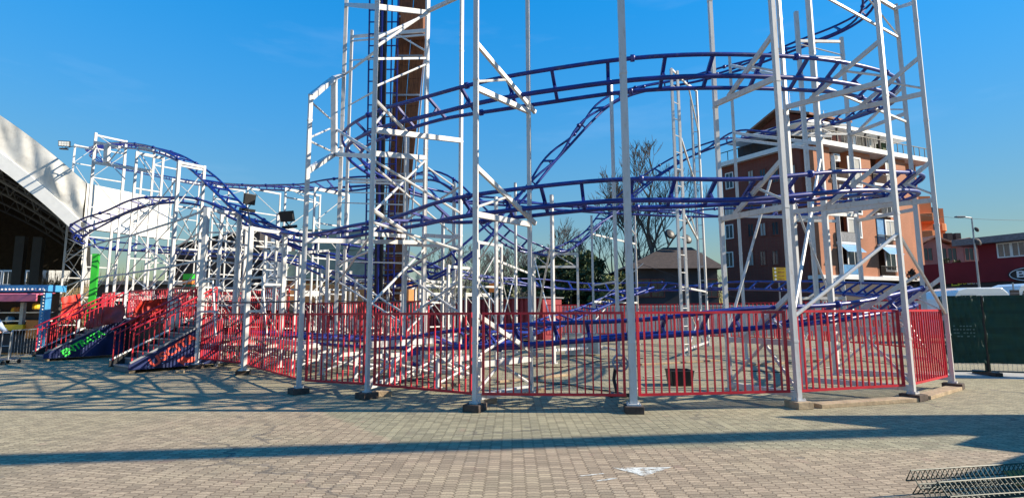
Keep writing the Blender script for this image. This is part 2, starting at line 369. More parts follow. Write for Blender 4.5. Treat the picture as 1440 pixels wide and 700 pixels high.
# ================================================================== BUILDINGS
class Face:
    """a vertical wall plane through point o along unit direction e; s metres along, z up, n outward"""
    def __init__(s, o, e, flip=False):
        s.o = Vector((o[0], o[1], 0)); s.e = Vector((e[0], e[1], 0)).normalized(); s.n = Vector((s.e.y, -s.e.x, 0))
        if flip: s.n = -s.n
    def p(s, a, z, d=0.0): return s.o+s.e*a+s.n*d+Vector((0, 0, z))
    def pix(s, px, py):
        d = ray(px, py); n = s.n; t = (s.o-CAM).dot(n)/d.dot(n); q = CAM+d*t; return (q-s.o).dot(s.e), q.z
    def slab(s, mb, a0, a1, z0, z1, d0, d1): return mb.box(s.p(a0, z0, d0), s.e*(a1-a0), s.n*(d1-d0), Vector((0, 0, z1-z0)))
def window(fc, parent, a0, a1, z0, z1, frame='trim', fw=.12, shutter=None, depth=.06):
    mb = MB(); fc.slab(mb, a0-fw, a1+fw, z0-fw, z0, .003, depth); fc.slab(mb, a0-fw, a1+fw, z1, z1+fw, .003, depth); fc.slab(mb, a0-fw, a0, z0, z1, .003, depth); fc.slab(mb, a1, a1+fw, z0, z1, .003, depth)
    fc.slab(mb, (a0+a1)/2-.03, (a0+a1)/2+.03, z0, z1, .003, depth*.8)
    w_ = mb.build('window', frame, parent)
    g = MB(); fc.slab(g, a0, a1, z0, z1, .004, .02); g.build('pane', shutter or 'glass', w_)
    return w_
M['loggia'] = mat('loggia_shade_brown', (.075, .035, .025), .9, var=.25)  # shade of the loggia recesses painted as dark brown
# ---- red brick apartment block
C0 = Vector((27.05, 48)); FL = Face(C0, (-.524, .852), flip=True); FR = Face(C0, (.919, .395))
if FL.n.y > 0: FL.n = -FL.n
if FR.n.y > 0: FR.n = -FR.n
zS = FR.pix(1138, 209)[1]; wl = FL.pix(1015, 240)[0]; wr = FR.pix(1288, 240)[0]
AB = empty('apartment_building', (C0.x, C0.y, 0), 'tall red brick apartment block with orange sunlit front and a roof terrace', 'building')
wall = MB(); dp = FL.e*wl; rr = FR.e*wr
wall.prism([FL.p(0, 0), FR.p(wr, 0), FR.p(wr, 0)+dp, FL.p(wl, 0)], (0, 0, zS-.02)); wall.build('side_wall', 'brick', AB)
# front piers in the sunlit brick tone, standing proud of loggias with painted shade
def prange(fc, x0, x1, y=320): return fc.pix(x0, y)[0], fc.pix(x1, y)[0]
zb = FR.pix(1220, 390)[1]
piers = [(1137, 1160), (1187, 1217), (1239, 1266)]
for x0, x1 in piers:
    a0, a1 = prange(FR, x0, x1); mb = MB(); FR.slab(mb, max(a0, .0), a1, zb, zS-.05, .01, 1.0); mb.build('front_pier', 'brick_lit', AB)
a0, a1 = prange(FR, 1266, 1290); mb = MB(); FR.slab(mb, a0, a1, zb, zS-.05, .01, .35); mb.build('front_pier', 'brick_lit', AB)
mb = MB(); FR.slab(mb, -.01, wr+.1, 0, zb-.35, .012, 1.05); mb.build('ground_storey', 'darkwall', AB)
mb = MB(); FR.slab(mb, -.1, wr+.2, zb-.34, zb-.01, .013, 1.35); mb.build('cornice', 'trim', AB)
mb = MB(); FR.slab(mb, -.3, wr+.3, zS, zS+.45, -2.5, 1.5); FL.slab(mb, 1.52, wl+.3, zS, zS+.45, -2.5, .5); mb.build('terrace_slab', 'trim', AB)
logg = [(1160, 1187), (1217, 1239)]
fl_h = [zb+i*(zS-zb)/4 for i in range(4)]
for x0, x1 in logg:
    a0, a1 = prange(FR, x0, x1)
    mb = MB(); FR.slab(mb, a0+.01, a1-.01, zb+.01, zS-.06, .005, .012); mb.build('loggia_shade_panel', 'loggia', AB)
    for i, z in enumerate(fl_h):
        mb = MB(); FR.slab(mb, a0+.02, a1-.02, z-.12, z+.12, .014, 1.25); bal = mb.build('balcony_slab', 'trim', AB)
        mb = MB(); FR.slab(mb, a0+.02, a1-.02, z+1.0, z+1.06, 1.1, 1.18)
        k = int((a1-a0)/.16)
        for j in range(k): FR.slab(mb, a0+.06+j*.16, a0+.09+j*.16, z+.14, z+1.0, 1.12, 1.15)
        mb.build('railing', 'black', bal)
        mb = MB(); FR.slab(mb, a0+.3, a0+(a1-a0)*.62, z+.15, z+2.3, .015, .06); mb.build('balcony_door', 'glass', bal)
        if (i == 1 and x0 == 1217) or (i == 2 and x0 == 1217):
            mb = MB(); FR.slab(mb, a0+(a1-a0)*(.1 if i == 1 else .5), a0+(a1-a0)*(.55 if i == 1 else .95), z+.2, z+2.7, .9, .98); mb.build('hanging_curtain', 'sky_blue' if i == 1 else 'curtain', bal)
        if i in (0, 1) and x0 == 1160:
            mb = MB(); FR.slab(mb, a0+.05, a1-.05, z+.15, z+1.0, 1.19, 1.23); mb.build('balcony_screen', 'sky_blue', bal) if i == 0 else mb.build('balcony_screen', 'grey', bal)
        if i == 1: 
            mb = MB(); mb.prism([FR.p(a0+.05, z-.15, 1.26), FR.p(a0+.05, z-.2, 1.3), FR.p(a0+.05, z-.9, 2.0), FR.p(a0+.05, z-.85, 1.96)], FR.e*(a1-a0-.1)); mb.build('awning', 'sky_blue', bal)
for i, (y0, y1) in enumerate(((222, 262), (267, 300), (308, 333), (352, 377))):
    for x0, x1, yo in ((1192, 1211, 0), (1245, 1260, 3)):
        f2 = Face(FR.p(0, 0, 1.0).to_2d(), FR.e.to_2d()); f2.n = FR.n
        A, z1 = f2.pix(x0, y0+yo); B, z0 = f2.pix(x1, y1+yo)
        window(f2, AB, A, B, z0, z1, 'trim', .16, 'curtain' if i in (0, 2) else None)
for i, (y0, y1) in enumerate(((238, 256), (284, 301), (317, 333), (358, 376))):
    for j, (x0, x1) in enumerate(((1021, 1031), (1052, 1060), (1069, 1077), (1086, 1095), (1111, 1119))):
        yy = (1136-(x0+x1)/2)*.13*(1 if y0 < 260 else .8 if y0 < 305 else .55 if y0 < 340 else .35)
        A, z1 = FL.pix(x0, y0+yy-7); B, z0 = FL.pix(x1, y1+yy-7); window(FL, AB, min(A, B), max(A, B), z0, z1, 'trim' if j < 1 else 'brick', .10, 'curtain' if (i+j) % 3 == 1 else None)
# penthouse, terrace and roof
pent = MB(); pin = 2.2; q0 = C0.to_3d()-FL.n*pin-FR.n*pin
pp = [FR.p(1.2, zS+.45, -pin), FR.p(wr-1.5, zS+.45, -pin), FR.p(wr-1.5, zS+.45, -pin)+FL.e*(wl-3), FR.p(1.2, zS+.45, -pin)+FL.e*(wl-3)]
pent.prism(pp, (0, 0, 1.75)); pt_ = pent.build('penthouse', 'darkwall', AB)
rz = zS+2.2
rp = [FR.p(-.2, rz, .9), FR.p(wr-2.6, rz, .9), FR.p(wr-2.6, rz, .9)+FL.e*(wl-.2), FR.p(-.2, rz, .9)+FL.e*(wl-.2)]
mb = MB(); mb.prism(rp, (0, 0, .32)); mb.build('roof_fascia', 'trim', AB)
cen = sum(rp, Vector())/4; ri = [p.lerp(cen, .62)+Vector((0, 0, 1.75)) for p in rp]; ro = [p+Vector((0, 0, .325)) for p in rp]
mb = MB(); mb.add(ro+ri, [(0, 1, 5, 4), (1, 2, 6, 5), (2, 3, 7, 6), (3, 0, 4, 7), (4, 5, 6, 7)]); mb.build('roof', 'rooftile', AB)
gb = FL.pix(1110, 160); gc = FL.p(gb[0]*.5, 0, -2.2); zg = zS+4.3
mb = MB(); A = [FR.p(2.4, zS+2.4, -.9), FR.p(6.6, zS+2.4, -.9)]; B = [p+FL.e*5.0 for p in A]
mb.add([A[0], B[0], B[0]+Vector((0, 0, 1.3)), (A[0]+B[0])/2+Vector((0, 0, 2.5)), A[0]+Vector((0, 0, 1.3)), A[1], B[1], B[1]+Vector((0, 0, 1.3)), (A[1]+B[1])/2+Vector((0, 0, 2.5)), A[1]+Vector((0, 0, 1.3))], [(0, 1, 2, 3, 4), (9, 8, 7, 6, 5), (0, 4, 9, 5), (1, 6, 7, 2)]); gab = mb.build('gable', 'brick', AB)
mb = MB(); ap0 = (A[0]+B[0])/2+Vector((0, 0, 2.56))-FR.e*.8; ap1 = ap0+FR.e*6.2
for S, sg in ((A[0], -1), (B[0], 1)):
    e0 = S+Vector((0, 0, 1.05))-FR.e*.8+FL.e*.9*sg; mb.prism([e0, e0+FR.e*6.2, ap1, ap0], (0, 0, .22))
mb.build('gable_roof', 'rooftile', AB)
mb = MB()
for k in range(int(wr/.9)+1): FR.slab(mb, -.1+k*.9, -.05+k*.9, zS+.45, zS+1.45, 1.3, 1.36)
FR.slab(mb, -.15, wr+.1, zS+1.46, zS+1.53, 1.28, 1.36)
for k in range(int(wl/.9)+1): FL.slab(mb, .2+k*.9, .25+k*.9, zS+.45, zS+1.45, .3, .36)
FL.slab(mb, .1, wl, zS+1.46, zS+1.53, .28, .36); mb.build('terrace_railing', 'black', AB)
mb = MB()
for k in range(7): FR.slab(mb, .2+k*2.1, .34+k*2.1, zS+.46, rz, .6, .74)
mb.build('roof_support', 'darkwall', AB)
for a, col, h in ((2.6, 'trim', 1.9), (5.0, 'pinkwall', 1.3), (7.3, 'trim', 2.2), (9.6, 'curtain', 1.7), (12.0, 'leaf', 1.4)):
    mb = MB(); FR.slab(mb, a, a+.7, zS+.46, zS+.46+h, -.4, .2); mb.build('terrace_cupboard' if col != 'leaf' else 'terrace_plant', col, AB)
for px, py in ((1167, 222), (1176, 265)):
    f2 = Face(FR.p(0, 0, .6).to_2d(), FR.e.to_2d()); f2.n = FR.n; A, Z = f2.pix(px, py); mb = MB(); f2.slab(mb, A, A+.95, Z-.35, Z+.35, 0, .35); ac = mb.build('air_conditioner', 'trim', AB)
    MB().lathe(f2.p(A+.35, Z, .352), [(.27, 0), (.27, .012)], 16, f2.n).build('fan_grille', 'black', ac)
for a, h in ((3, 3.2), (4.4, 2.4), (8, 2.0)):
    mb = MB(); b0 = FR.p(a, rz+1.6, -3); mb.tube([b0, b0+Vector((0, 0, h))], .03, 5)
    for k in range(4): mb.tube([b0+Vector((-.4+.05*k, 0, h-.3*k)), b0+Vector((.4-.05*k, 0, h-.3*k))], .015, 4)
    mb.build('aerial', 'steel', AB)
# ---- orange rounded block far right
OB = empty('orange_building', (57, 76, 0), 'distant orange block with rounded balconies right of the brick apartments', 'building')
def Pz(px, py, Y): return P(px, py, Y)
a = Pz(1285, 276, 74); b_ = Pz(1308, 276, 74); mb = MB(); mb.box((a.x, 74, 0), (b_.x-a.x, 0, 0), (0, 8, 0), (0, 0, a.z)); mb.build('tower_wall', 'orangewall', OB)
a2 = Pz(1322, 294, 76); mb = MB(); mb.box((b_.x+.02, 75.5, 0), (a2.x-b_.x, 0, 0), (0, 6, 0), (0, 0, a2.z)); mb.build('side_wall', 'orangewall', OB)
for py in (306, 330, 352):
    c = Pz(1303, py, 73.4); mb = MB(); mb.lathe((c.x, 74.1, c.z-.7), [(1.5, 0), (1.75, .1), (1.75, 1.15), (1.6, 1.2)], 20); mb.build('round_balcony', 'orangewall', OB)
    c = Pz(1326, py+14, 75); mb = MB(); mb.lathe((c.x, 76.4, c.z-.5), [(1.1, 0), (1.3, .1), (1.3, 1.1), (1.2, 1.15)], 16); mb.build('round_balcony', 'orangewall', OB)
    c = Pz(1314, py-6, 75.4); mb = MB(); mb.box((c.x-.6, 75.35, c.z-.8), (1.2, 0, 0), (0, .1, 0), (0, 0, 1.7)); mb.build('window', 'glass', OB)
# ---- pink house with tiled roof
PH = empty('pink_house', (48, 56, 0), 'dusty pink house with a shallow tiled gable roof behind the dark red building', 'house')
a = Pz(1296, 341, 57); b_ = Pz(1376, 341, 57); mb = MB(); zl = a.z-.3
mb.box((a.x, 57, 0), (b_.x-a.x, 0, 0), (0, 8, 0), (0, 0, zl)); mb.build('wall', 'pinkwall', PH)
for x0, x1, xm, ym in ((1292, 1352, 1316, 333), (1340, 1382, 1364, 336)):
    e0 = Pz(x0, 345, 56.5); e1 = Pz(x1, 346, 56.5); r = Pz(xm, ym, 56.5); mb = MB(); off = Vector((0, 9, 0))
    for s_, t_ in ((e0, r), (r, e1)): mb.prism([s_, t_, t_+Vector((0, 0, .18)), s_+Vector((0, 0, .18))], off)
    mb.build('roof', 'rooftile', PH); mb = MB(); mb.prism([Vector((e0.x+.3, 56.99, zl-.4)), Vector((e1.x-.3, 56.99, zl-.4)), Vector((r.x, 56.99, r.z-.05))], (0, .3, 0)); mb.build('gable', 'pinkwall', PH)
for px in (1306, 1326, 1340, 1364):
    c = Pz(px, 358, 56.9); f2 = Face((c.x, 57), (1, 0)); f2.n = Vector((0, -1, 0)); window(f2, PH, -.45, .45, c.z-.6, c.z+.7, 'pinkwall', .08)
for px in (1332, 1344):
    c = Pz(px, 330, 60); mb = MB(); mb.box((c.x, 60, c.z-1.2), (.6, 0, 0), (0, .6, 0), (0, 0, 1.4)); mb.build('chimney', 'darkwall', PH)
# ---- dark red commercial building
RB = empty('shop_building', (42, 44, 0), 'long dark red commercial building with a row of upper windows and shop signs', 'building')
pA = P(1296, 400, 49); pB = P(1372, 400, 45.2); e = (pB-pA).to_2d(); FS = Face(pA.to_2d(), e)
if FS.n.y > 0: FS.n = -FS.n
s0, zr = FS.pix(1372, 344); z_mid = FS.pix(1400, 365)[1]; z_shop = FS.pix(1400, 396)[1]; sE = 30
mb = MB(); FS.slab(mb, 0, sE, z_shop, z_mid, -8, 0); mb.build('lower_wall', 'redwall', RB)
mb = MB(); FS.slab(mb, s0, sE, z_mid+.01, zr-.01, -8, -.25); mb.build('upper_wall', 'redwall', RB)
mb = MB(); FS.slab(mb, s0-1.5, sE, zr, zr+.55, -8.4, .5); mb.build('roof_parapet', 'grey', RB)
mb = MB(); FS.slab(mb, 0, sE, 0, z_shop-.01, -8, -.6); mb.build('shop_front', 'darkwall', RB)
mb = MB(); FS.slab(mb, -.1, sE, z_shop-1.05, z_shop-.02, -.55, -.1); fas = mb.build('shop_fascia', 'black', RB)
A, z0 = FS.pix(1403, 361); B, z1 = FS.pix(1480, 336)
f2 = Face(FS.p(0, 0, -.25).to_2d(), FS.e.to_2d()); f2.n = FS.n
k = 0; a = A
while a < B: window(f2, RB, a, a+.75, z0, z1, 'trim', .1); a += .95
f3 = Face(FS.p(0, 0, -.095).to_2d(), FS.e.to_2d()); f3.n = FS.n; A, Z = f3.pix(1358, 396.5)
text('sign_lettering', 'Gold', 'text_yellow', f3.p(f3.pix(1356.5, 398)[0], Z, .01), f3.e, (0, 0, 1), .62, fas, width=1.15); text('sign_lettering', 'Bet', 'text_white', f3.p(f3.pix(1367.5, 398)[0], Z, .01), f3.e, (0, 0, 1), .62, fas, width=.75)
s_, _ = f3.pix(1343.5, 398); mb = MB(); f3.slab(mb, s_-.3, s_+.3, Z-.28, Z-.2, 0, .03); f3.slab(mb, s_-.3, s_+.3, Z+.2, Z+.28, 0, .03); f3.slab(mb, s_-.3, s_-.22, Z-.2, Z+.2, 0, .03); f3.slab(mb, s_+.22, s_+.3, Z-.2, Z+.2, 0, .03); f3.slab(mb, s_-.1, s_+.14, Z-.06, Z+.02, 0, .03); mb.build('sign_emblem', 'text_yellow', fas)
s_, Z = FS.pix(1453, 385); c = FS.p(s_, Z, .02)
mb = MB(); k = len(mb.v); pts = [c+FS.e*(1.55*math.cos(t*math.pi/16))+Vector((0, 0, .62*math.sin(t*math.pi/16))) for t in range(32)]; mb.prism(pts, FS.n*.12); ov = mb.build('oval_sign', 'black', RB)
mb = MB(); pts = [c+FS.n*.121+FS.e*(1.42*math.cos(t*math.pi/16))+Vector((0, 0, .53*math.sin(t*math.pi/16))) for t in range(33)]; mb.tube(pts, .03, 6, caps=False); mb.build('sign_border', 'text_white', ov)
text('sign_lettering', 'BET', 'text_white', c+FS.n*.125-FS.e*.05, FS.e, (0, 0, 1), .75, ov, width=1.9, bold=.01)
# ---- dark hip-roofed house
DH = empty('hip_roof_house', (12, 46, 0), 'low dark house with a broad hip roof and satellite dishes under the bare trees', 'house')
x0 = P(876, 372, 44).x; x1 = P(1022, 372, 44).x; ze = P(950, 377, 44).z; zr = P(950, 345, 47).z
mb = MB(); mb.box((x0+.6, 44.6, 0), (x1-x0-1.2, 0, 0), (0, 8, 0), (0, 0, ze)); mb.build('wall', 'darkwall', DH)
mb = MB(); r0 = Vector((P(935, 350, 48).x, 48.5, zr)); r1 = Vector((P(975, 350, 48).x, 48.5, zr)); c = [Vector((x0, 44, ze)), Vector((x1, 44, ze)), Vector((x1, 53, ze)), Vector((x0, 53, ze))]
mb.add(c+[r0, r1], [(0, 1, 5, 4), (1, 2, 5), (2, 3, 4, 5), (3, 0, 4), (3, 2, 1, 0)]); mb.build('roof', mat('dark_tiles', (.05, .035, .03), .9, var=.3, scale=3, bump=.6, bscale=10), DH)
for px, py in ((942, 329), (966, 336)):
    c = P(px, py, 47.5); mb = MB(); mb.lathe(c, [(.05, .15), (.35, .1), (.5, 0), (.48, -.02), (.33, .08), (.04, .12)], 18, (.3, -1, .4)); dsh = mb.build('satellite_dish', 'black', DH)
    MB().tube([c+Vector((0, .1, 0)), Vector((c.x, 48.2, zr-.4))], .035, 6).build('dish_mast', 'steel', dsh)
for px in (905, 925, 1000): 
    c = P(px, 405, 44.6); f2 = Face((c.x, 44.6), (1, 0)); f2.n = Vector((0, -1, 0)); window(f2, DH, -.5, .5, c.z-.7, c.z+.7, 'brick', .08)
# ---- long low wall behind the ride
mb = MB(); a = P(640, 430, 36); b_ = P(1300, 425, 37); mb.box((a.x, 36, 0), (b_.x-a.x, 1.2, 0), (0, .3, 0), (0, 0, 1.9)); W_ = empty('low_wall', (a.x, 36, 0), 'long low pale concrete wall running behind the ride', 'wall'); mb.build('wall_panel', 'concrete', W_)
mb = MB(); mb.box((a.x, 35.95, 1.905), (b_.x-a.x, 1.2, 0), (0, .4, 0), (0, 0, .12)); mb.build('coping', 'concrete', W_)
# ---- restaurant
RE = empty('restaurant_building', (-16, 42, 0), 'dark restaurant building with a white tiled sign pillar and an orange band', 'building')
Yr = 42
def rbox(x0, y0, x1, y1, name, m_, dY=0.0, dep=6, par=None):
    a = P(x0, y1, Yr+dY); b_ = P(x1, y0, Yr+dY); mb = MB(); mb.box((a.x, Yr+dY, max(a.z, 0)), (b_.x-a.x, 0, 0), (0, dep, 0), (0, 0, b_.z-max(a.z, 0))); return mb.build(name, m_, par or RE)
a = P(238, 350, Yr); b_ = P(366, 322, Yr); mb = MB(); mb.prism([(a.x, Yr, 0), (b_.x, Yr, 0), (b_.x, Yr, b_.z), (a.x, Yr, a.z)], (0, 7, 0)); mb.build('dark_block', 'darkwall', RE)
a0_ = P(236, 351, Yr-.3); b0_ = P(367, 322, Yr-.3); mb = MB(); mb.prism([a0_, b0_, b0_+Vector((0, 0, .25)), a0_+Vector((0, 0, .25))], (0, 7.8, 0)); mb.build('sloping_roof', 'black', RE)
pil = rbox(366, 342, 398, 436, 'sign_pillar', 'tiles', -.8, 1.6)
ctr = P(381.5, 381, Yr-.82); text('sign_lettering', "McDonald's", 'text_white', ctr+Vector((.1, -.01, 0)), (0, 0, 1), (-1, 0, 0), 1.15, pil, extrude=.09, width=5.2, bold=.03)
text('sign_lettering_edge', "McDonald's", 'text_dark', ctr+Vector((.02, .03, -.04)), (0, 0, 1), (-1, 0, 0), 1.15, pil, extrude=.03, width=5.2, bold=.055)
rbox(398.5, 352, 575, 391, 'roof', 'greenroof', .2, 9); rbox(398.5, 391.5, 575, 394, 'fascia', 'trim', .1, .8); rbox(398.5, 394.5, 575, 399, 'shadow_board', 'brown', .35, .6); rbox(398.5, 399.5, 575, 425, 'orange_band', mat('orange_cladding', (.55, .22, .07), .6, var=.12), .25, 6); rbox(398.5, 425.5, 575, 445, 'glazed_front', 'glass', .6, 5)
rbox(430, 322, 508, 351.5, 'roof_plant_screen', 'greenroof', 3, 3); rbox(366.5, 319, 407, 340, 'roof_vent_block', 'trim', 2.2, 2)
# ---- exhibition hall with vaulted canvas roof
HC = P(122, 258, 32); Eg = Vector((-.95, -.31, 0)).normalized(); Es = Vector((.34, .94, 0)).normalized()
EH = empty('exhibition_hall', (HC.x, HC.y, 0), 'huge open hall with a vaulted pale canvas roof at the left', 'building')
HW = 34.0; ZE = HC.z; zv = 7.1
FG = Face(HC.to_2d(), Eg.to_2d());
if FG.n.y > 0: FG.n = -FG.n
ptsU = [FG.pix(x, y) for x, y in ((122, 258), (100, 237), (60, 205), (0, 162))]
ptsD = [FG.pix(x, y) for x, y in ((122, 322), (92, 291), (50, 259), (0, 223))]
def arc(pts):
    s1, z1 = pts[0]; s3, z3 = pts[-1]; rise0 = (z3-z1)/(s3-s1)
    # parabola through the eave and the picture's edge point, apex at half the hall's width
    A = HW/2; k = (z3-z1)/(A*A-(A-s3)**2)
    return lambda s: z1+k*(A*A-(A-s)**2)
fu = arc(ptsU); fd = arc(ptsD); NS = 36; LEN = 34; EV = Vector((-.62, .78, 0)).normalized()
SS = [HW*i/NS for i in range(NS+1)]
mb = MB(); mb.add([FG.p(s, fu(s)) for s in SS]+[FG.p(s, fu(s))+EV*LEN for s in SS], [(i, i+1, NS+2+i, NS+1+i) for i in range(NS)])
mb.add([FG.p(s, fu(s)-.12) for s in SS]+[FG.p(s, fu(s)-.12)+EV*LEN for s in SS], [(i, i+1, NS+2+i, NS+1+i) for i in range(NS)]); mb.build('vault', 'canvas', EH, smooth=True)
def frill(n, fT, fB, base, dirv, amp):
    mb = MB(); cols = []
    for i in range(n+1):
        s = base*i/n; row = []
        for j in range(7):
            t = j/6; z = fT(s)*(1-t)+fB(s)*t; ph = noise.noise((s*.9, j*.15, 3.3)); fold = max(0, math.sin(s*1.13+.9*ph))**8
            row.append((s, z, amp*(fold*.55+.45*noise.noise((s*1.6+t*1.2, t*.8, 1.7)))*math.sin(math.pi*min(1, t*1.05))))
        cols.append(row)
    for row in cols:
        for s, z, d in row: mb.v.append(dirv(s, z, d))
    for i in range(n):
        for j in range(6): a = i*7+j; mb.f.append((a, a+1, a+8, a+7))
    return mb
frill(260, fu, lambda s: fd(s)+.35, HW, lambda s, z, d: FG.p(s, z, .1+d), .55).build('gable_valance', 'canvas', EH, smooth=True)
mb = MB(); mb.add([FG.p(s, fd(s)+.40, .26) for s in SS]+[FG.p(s, fd(s)-.55, .26) for s in SS]+[FG.p(s, fd(s)+.40, -.1) for s in SS]+[FG.p(s, fd(s)-.55, -.1) for s in SS], [f for i in range(NS) for f in ((i, i+1, NS+2+i, NS+1+i), (2*NS+2+i, 2*NS+3+i, 3*NS+4+i, 3*NS+3+i), (NS+1+i, NS+2+i, 3*NS+4+i, 3*NS+3+i), (i, i+1, 2*NS+3+i, 2*NS+2+i))]); mb.build('arch_hem', 'trim', EH, smooth=False)
SL = 5.4; FSd = Face(HC.to_2d(), Es.to_2d())
if FSd.n.x < 0: FSd.n = -FSd.n
frill(60, lambda s: ZE, lambda s: zv+.3, SL, lambda s, z, d: FSd.p(s, z, .05+d), .07).build('side_valance', 'canvas', EH, smooth=True)
mb = MB(); FSd.slab(mb, 0, SL, zv-.25, zv+.33, -.2, .28); mb.build('side_hem', 'trim', EH)
# far end, dark lining painted as the hall's inner shade, side gutter
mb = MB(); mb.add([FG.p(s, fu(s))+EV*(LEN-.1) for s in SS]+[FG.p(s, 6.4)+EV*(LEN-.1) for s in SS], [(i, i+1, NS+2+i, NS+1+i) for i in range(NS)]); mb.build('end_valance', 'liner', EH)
mb = MB(); mb.add([FG.p(s, fu(s)-.16, -.5) for s in SS]+[FG.p(s, fu(s)-.16)+EV*(LEN-.4) for s in SS], [(i, i+1, NS+2+i, NS+1+i) for i in range(NS)]); mb.build('vault_shade_sheet', 'liner', EH, smooth=True)
q0 = FSd.p(0, ZE-.02); q1 = FSd.p(SL, ZE-.02); mb = MB(); mb.prism([q0, q1, q1+EV*9, q0+EV*9], (0, 0, -.1)); mb.build('corner_canopy', 'canvas', EH); mb = MB(); mb.bar(FSd.p(.2, zv-.45), FSd.p(.2, zv-.45)+EV*LEN, .4, .5); mb.build('edge_girder', 'black', EH); mb = MB(); q0 = FSd.p(.1, 4.6); mb.prism([q0, q0+EV*LEN, q0+EV*LEN+Vector((0, 0, ZE-4.75)), q0+Vector((0, 0, ZE-4.75))], Es*.06); mb.build('sun_block_sheet', 'canvas', EH)  # the canvas sheet along the side is added to keep sun out of the hall
for r in range(5):
    off = EV*(1.0+r*8); mb = MB(); top = [FG.p(s, fu(s)-.5)+off for s in SS]; bot = [FG.p(s, fu(s)-2.4-.8*math.sin(math.pi*s/HW))+off for s in SS]
    mb.tube(top, .11, 6); mb.tube(bot, .11, 6)
    for i in range(NS): mb.tube([top[i], bot[i+1]] if i % 2 else [bot[i], top[i+1]], .06, 5)
    mb.build('roof_truss', 'grey', EH)
mb = MB()
for i in range(2, NS-1, 3): s = SS[i]; mb.tube([FG.p(s, fu(s)-.42)+EV*.6, FG.p(s, fu(s)-.42)+EV*LEN], .07, 5)
for i in range(2, NS-4, 3):
    for r in range(4): s = SS[i]; s2 = SS[i+3]; mb.tube([FG.p(s, fu(s)-.45)+EV*(1+8*r), FG.p(s2, fu(s2)-.45)+EV*(9+8*r)], .05, 5)
mb.build('purlins', 'grey', EH)
for px, Y in ((21, 43), (46, 43.5), (-40, 42), (100, 66), (112, 66)):
    c = P(px, 430, Y); mb = MB(); mb.cbox((c.x, Y, 4), .62, .62, 8, .35); mb.build('column', 'black', EH)
# ---- glazed building far beyond the hall
GB = empty('glazed_building', (-72, 80, 0), 'pale office building with gridded windows seen beneath the hall roof', 'building')
a = P(-60, 350, 80); b_ = P(72, 350, 80); mb = MB(); mb.box((a.x, 80, 0), (b_.x-a.x, 0, 0), (0, 8, 0), (0, 0, 11.5)); mb.build('wall', 'concrete', GB)
f2 = Face((a.x, 80), (1, 0)); f2.n = Vector((0, -1, 0)); s = .6; i = 0
while s < b_.x-a.x-1.6:
    for z in (1.0, 3.6, 6.2, 8.6): window(f2, GB, s, s+1.3, z, z+1.9, 'trim', .12)
    s += 1.75
# ---- dark service building behind the left of the ride (with a coloured panel)
SB = empty('service_building', (-24, 34, 0), 'low dark building behind the ride with a green and orange panel on its wall', 'building')
a = P(140, 350, 36); b_ = P(240, 352, 36); mb = MB(); mb.box((a.x, 36, 0), (b_.x-a.x, 0, 0), (0, 5, 0), (0, 0, 3.6)); mb.build('wall', 'darkwall', SB)
mb = MB(); mb.box((a.x-.2, 35.7, 3.61), (b_.x-a.x+.4, 0, 0), (0, 5.5, 0), (0, 0, .25)); mb.build('roof', 'grey', SB)
for nm, m_, x0, y0, x1, y1 in (('wall_panel', 'dkgreen', 256, 400, 270, 425), ('wall_panel', 'orange', 256, 394, 270, 399), ('wall_panel', 'green', 257, 385, 270, 393)):
    A = P(x0, y1, 30); B = P(x1, y0, 30); mb = MB(); mb.box((A.x, 30, A.z), (B.x-A.x, 0, 0), (0, .3, 0), (0, 0, B.z-A.z)); mb.build(nm, m_, SB)
mb = MB(); A = P(254, 440, 30.3); B = P(272, 384, 30.3); mb.box((A.x, 30.31, 0), (B.x-A.x, 0, 0), (0, .8, 0), (0, 0, B.z)); mb.build('cabinet', 'darkwall', SB)
# ================================================================== TREES AND SHRUBS
RMIN = [.012]
def grow(mb, p, d, ln, r, depth, spread=.5, up=.12, twigs=None):
    r = max(r, RMIN[0]); n = 4; pts = [p.copy()]; dd = d.copy()
    for i in range(n):
        dd = (dd+Vector((random.uniform(-1, 1), random.uniform(-1, 1), random.uniform(-.6, 1)))*.13+Vector((0, 0, up*.3))).normalized(); pts.append(pts[-1]+dd*ln/n)
    mb.tube(pts, r, 6 if r > .05 else 4 if r > .02 else 3, caps=False, taper=.62)
    if depth == 0: return
    k = random.choice((2, 3, 3)) if depth > 1 else random.choice((3, 4))
    for i in range(k):
        a = random.uniform(0, 6.283); t = random.choice((2, 3, 4, 4)); ax = Vector((math.cos(a), math.sin(a), random.uniform(-.1, .5)))
        nd = (dd*random.uniform(.7, 1.1)+ax*spread*random.uniform(.7, 1.3)).normalized()
        grow(mb, pts[t], nd, ln*random.uniform(.62, .82), r*.58, depth-1, spread, up)
def bare_tree(px, Y, htop_py, label, group, trunk_r=.25, depth=5, lean=0, spread=.5, name='bare_tree', m_='twig'):
    b = P(px, 430, Y); x = b.x; h = zat(x, Y, htop_py)
    root = empty(name, (x, Y, 0), label, 'tree', group)
    th = h*.3; t = MB(); pts = [Vector((x, Y, -.1)), Vector((x+.05, Y, th*.5)), Vector((x+lean*.4, Y, th))]; t.tube(pts, trunk_r, 9, taper=.75); t.build('trunk', 'bark', root, smooth=True)
    c = MB(); L0 = h*.27
    grow(c, pts[-1], Vector((lean*.2, 0, 1)).normalized(), L0, trunk_r*.72, depth, spread)
    for i in range(3):
        a = random.uniform(0, 6.28); grow(c, pts[-1]-Vector((0, 0, th*.12*i)), Vector((math.cos(a)*.6, math.sin(a)*.6, 1)).normalized(), L0*.85, trunk_r*.45, depth-1, spread)
    c.build('crown', m_, root); return root
RMIN[0] = .022
G1 = 'bare winter trees beyond the ride'
bare_tree(915, 50, 222, 'tallest bare winter tree with a thick trunk behind the dark hip roofed house', G1, .34, 6, .6)
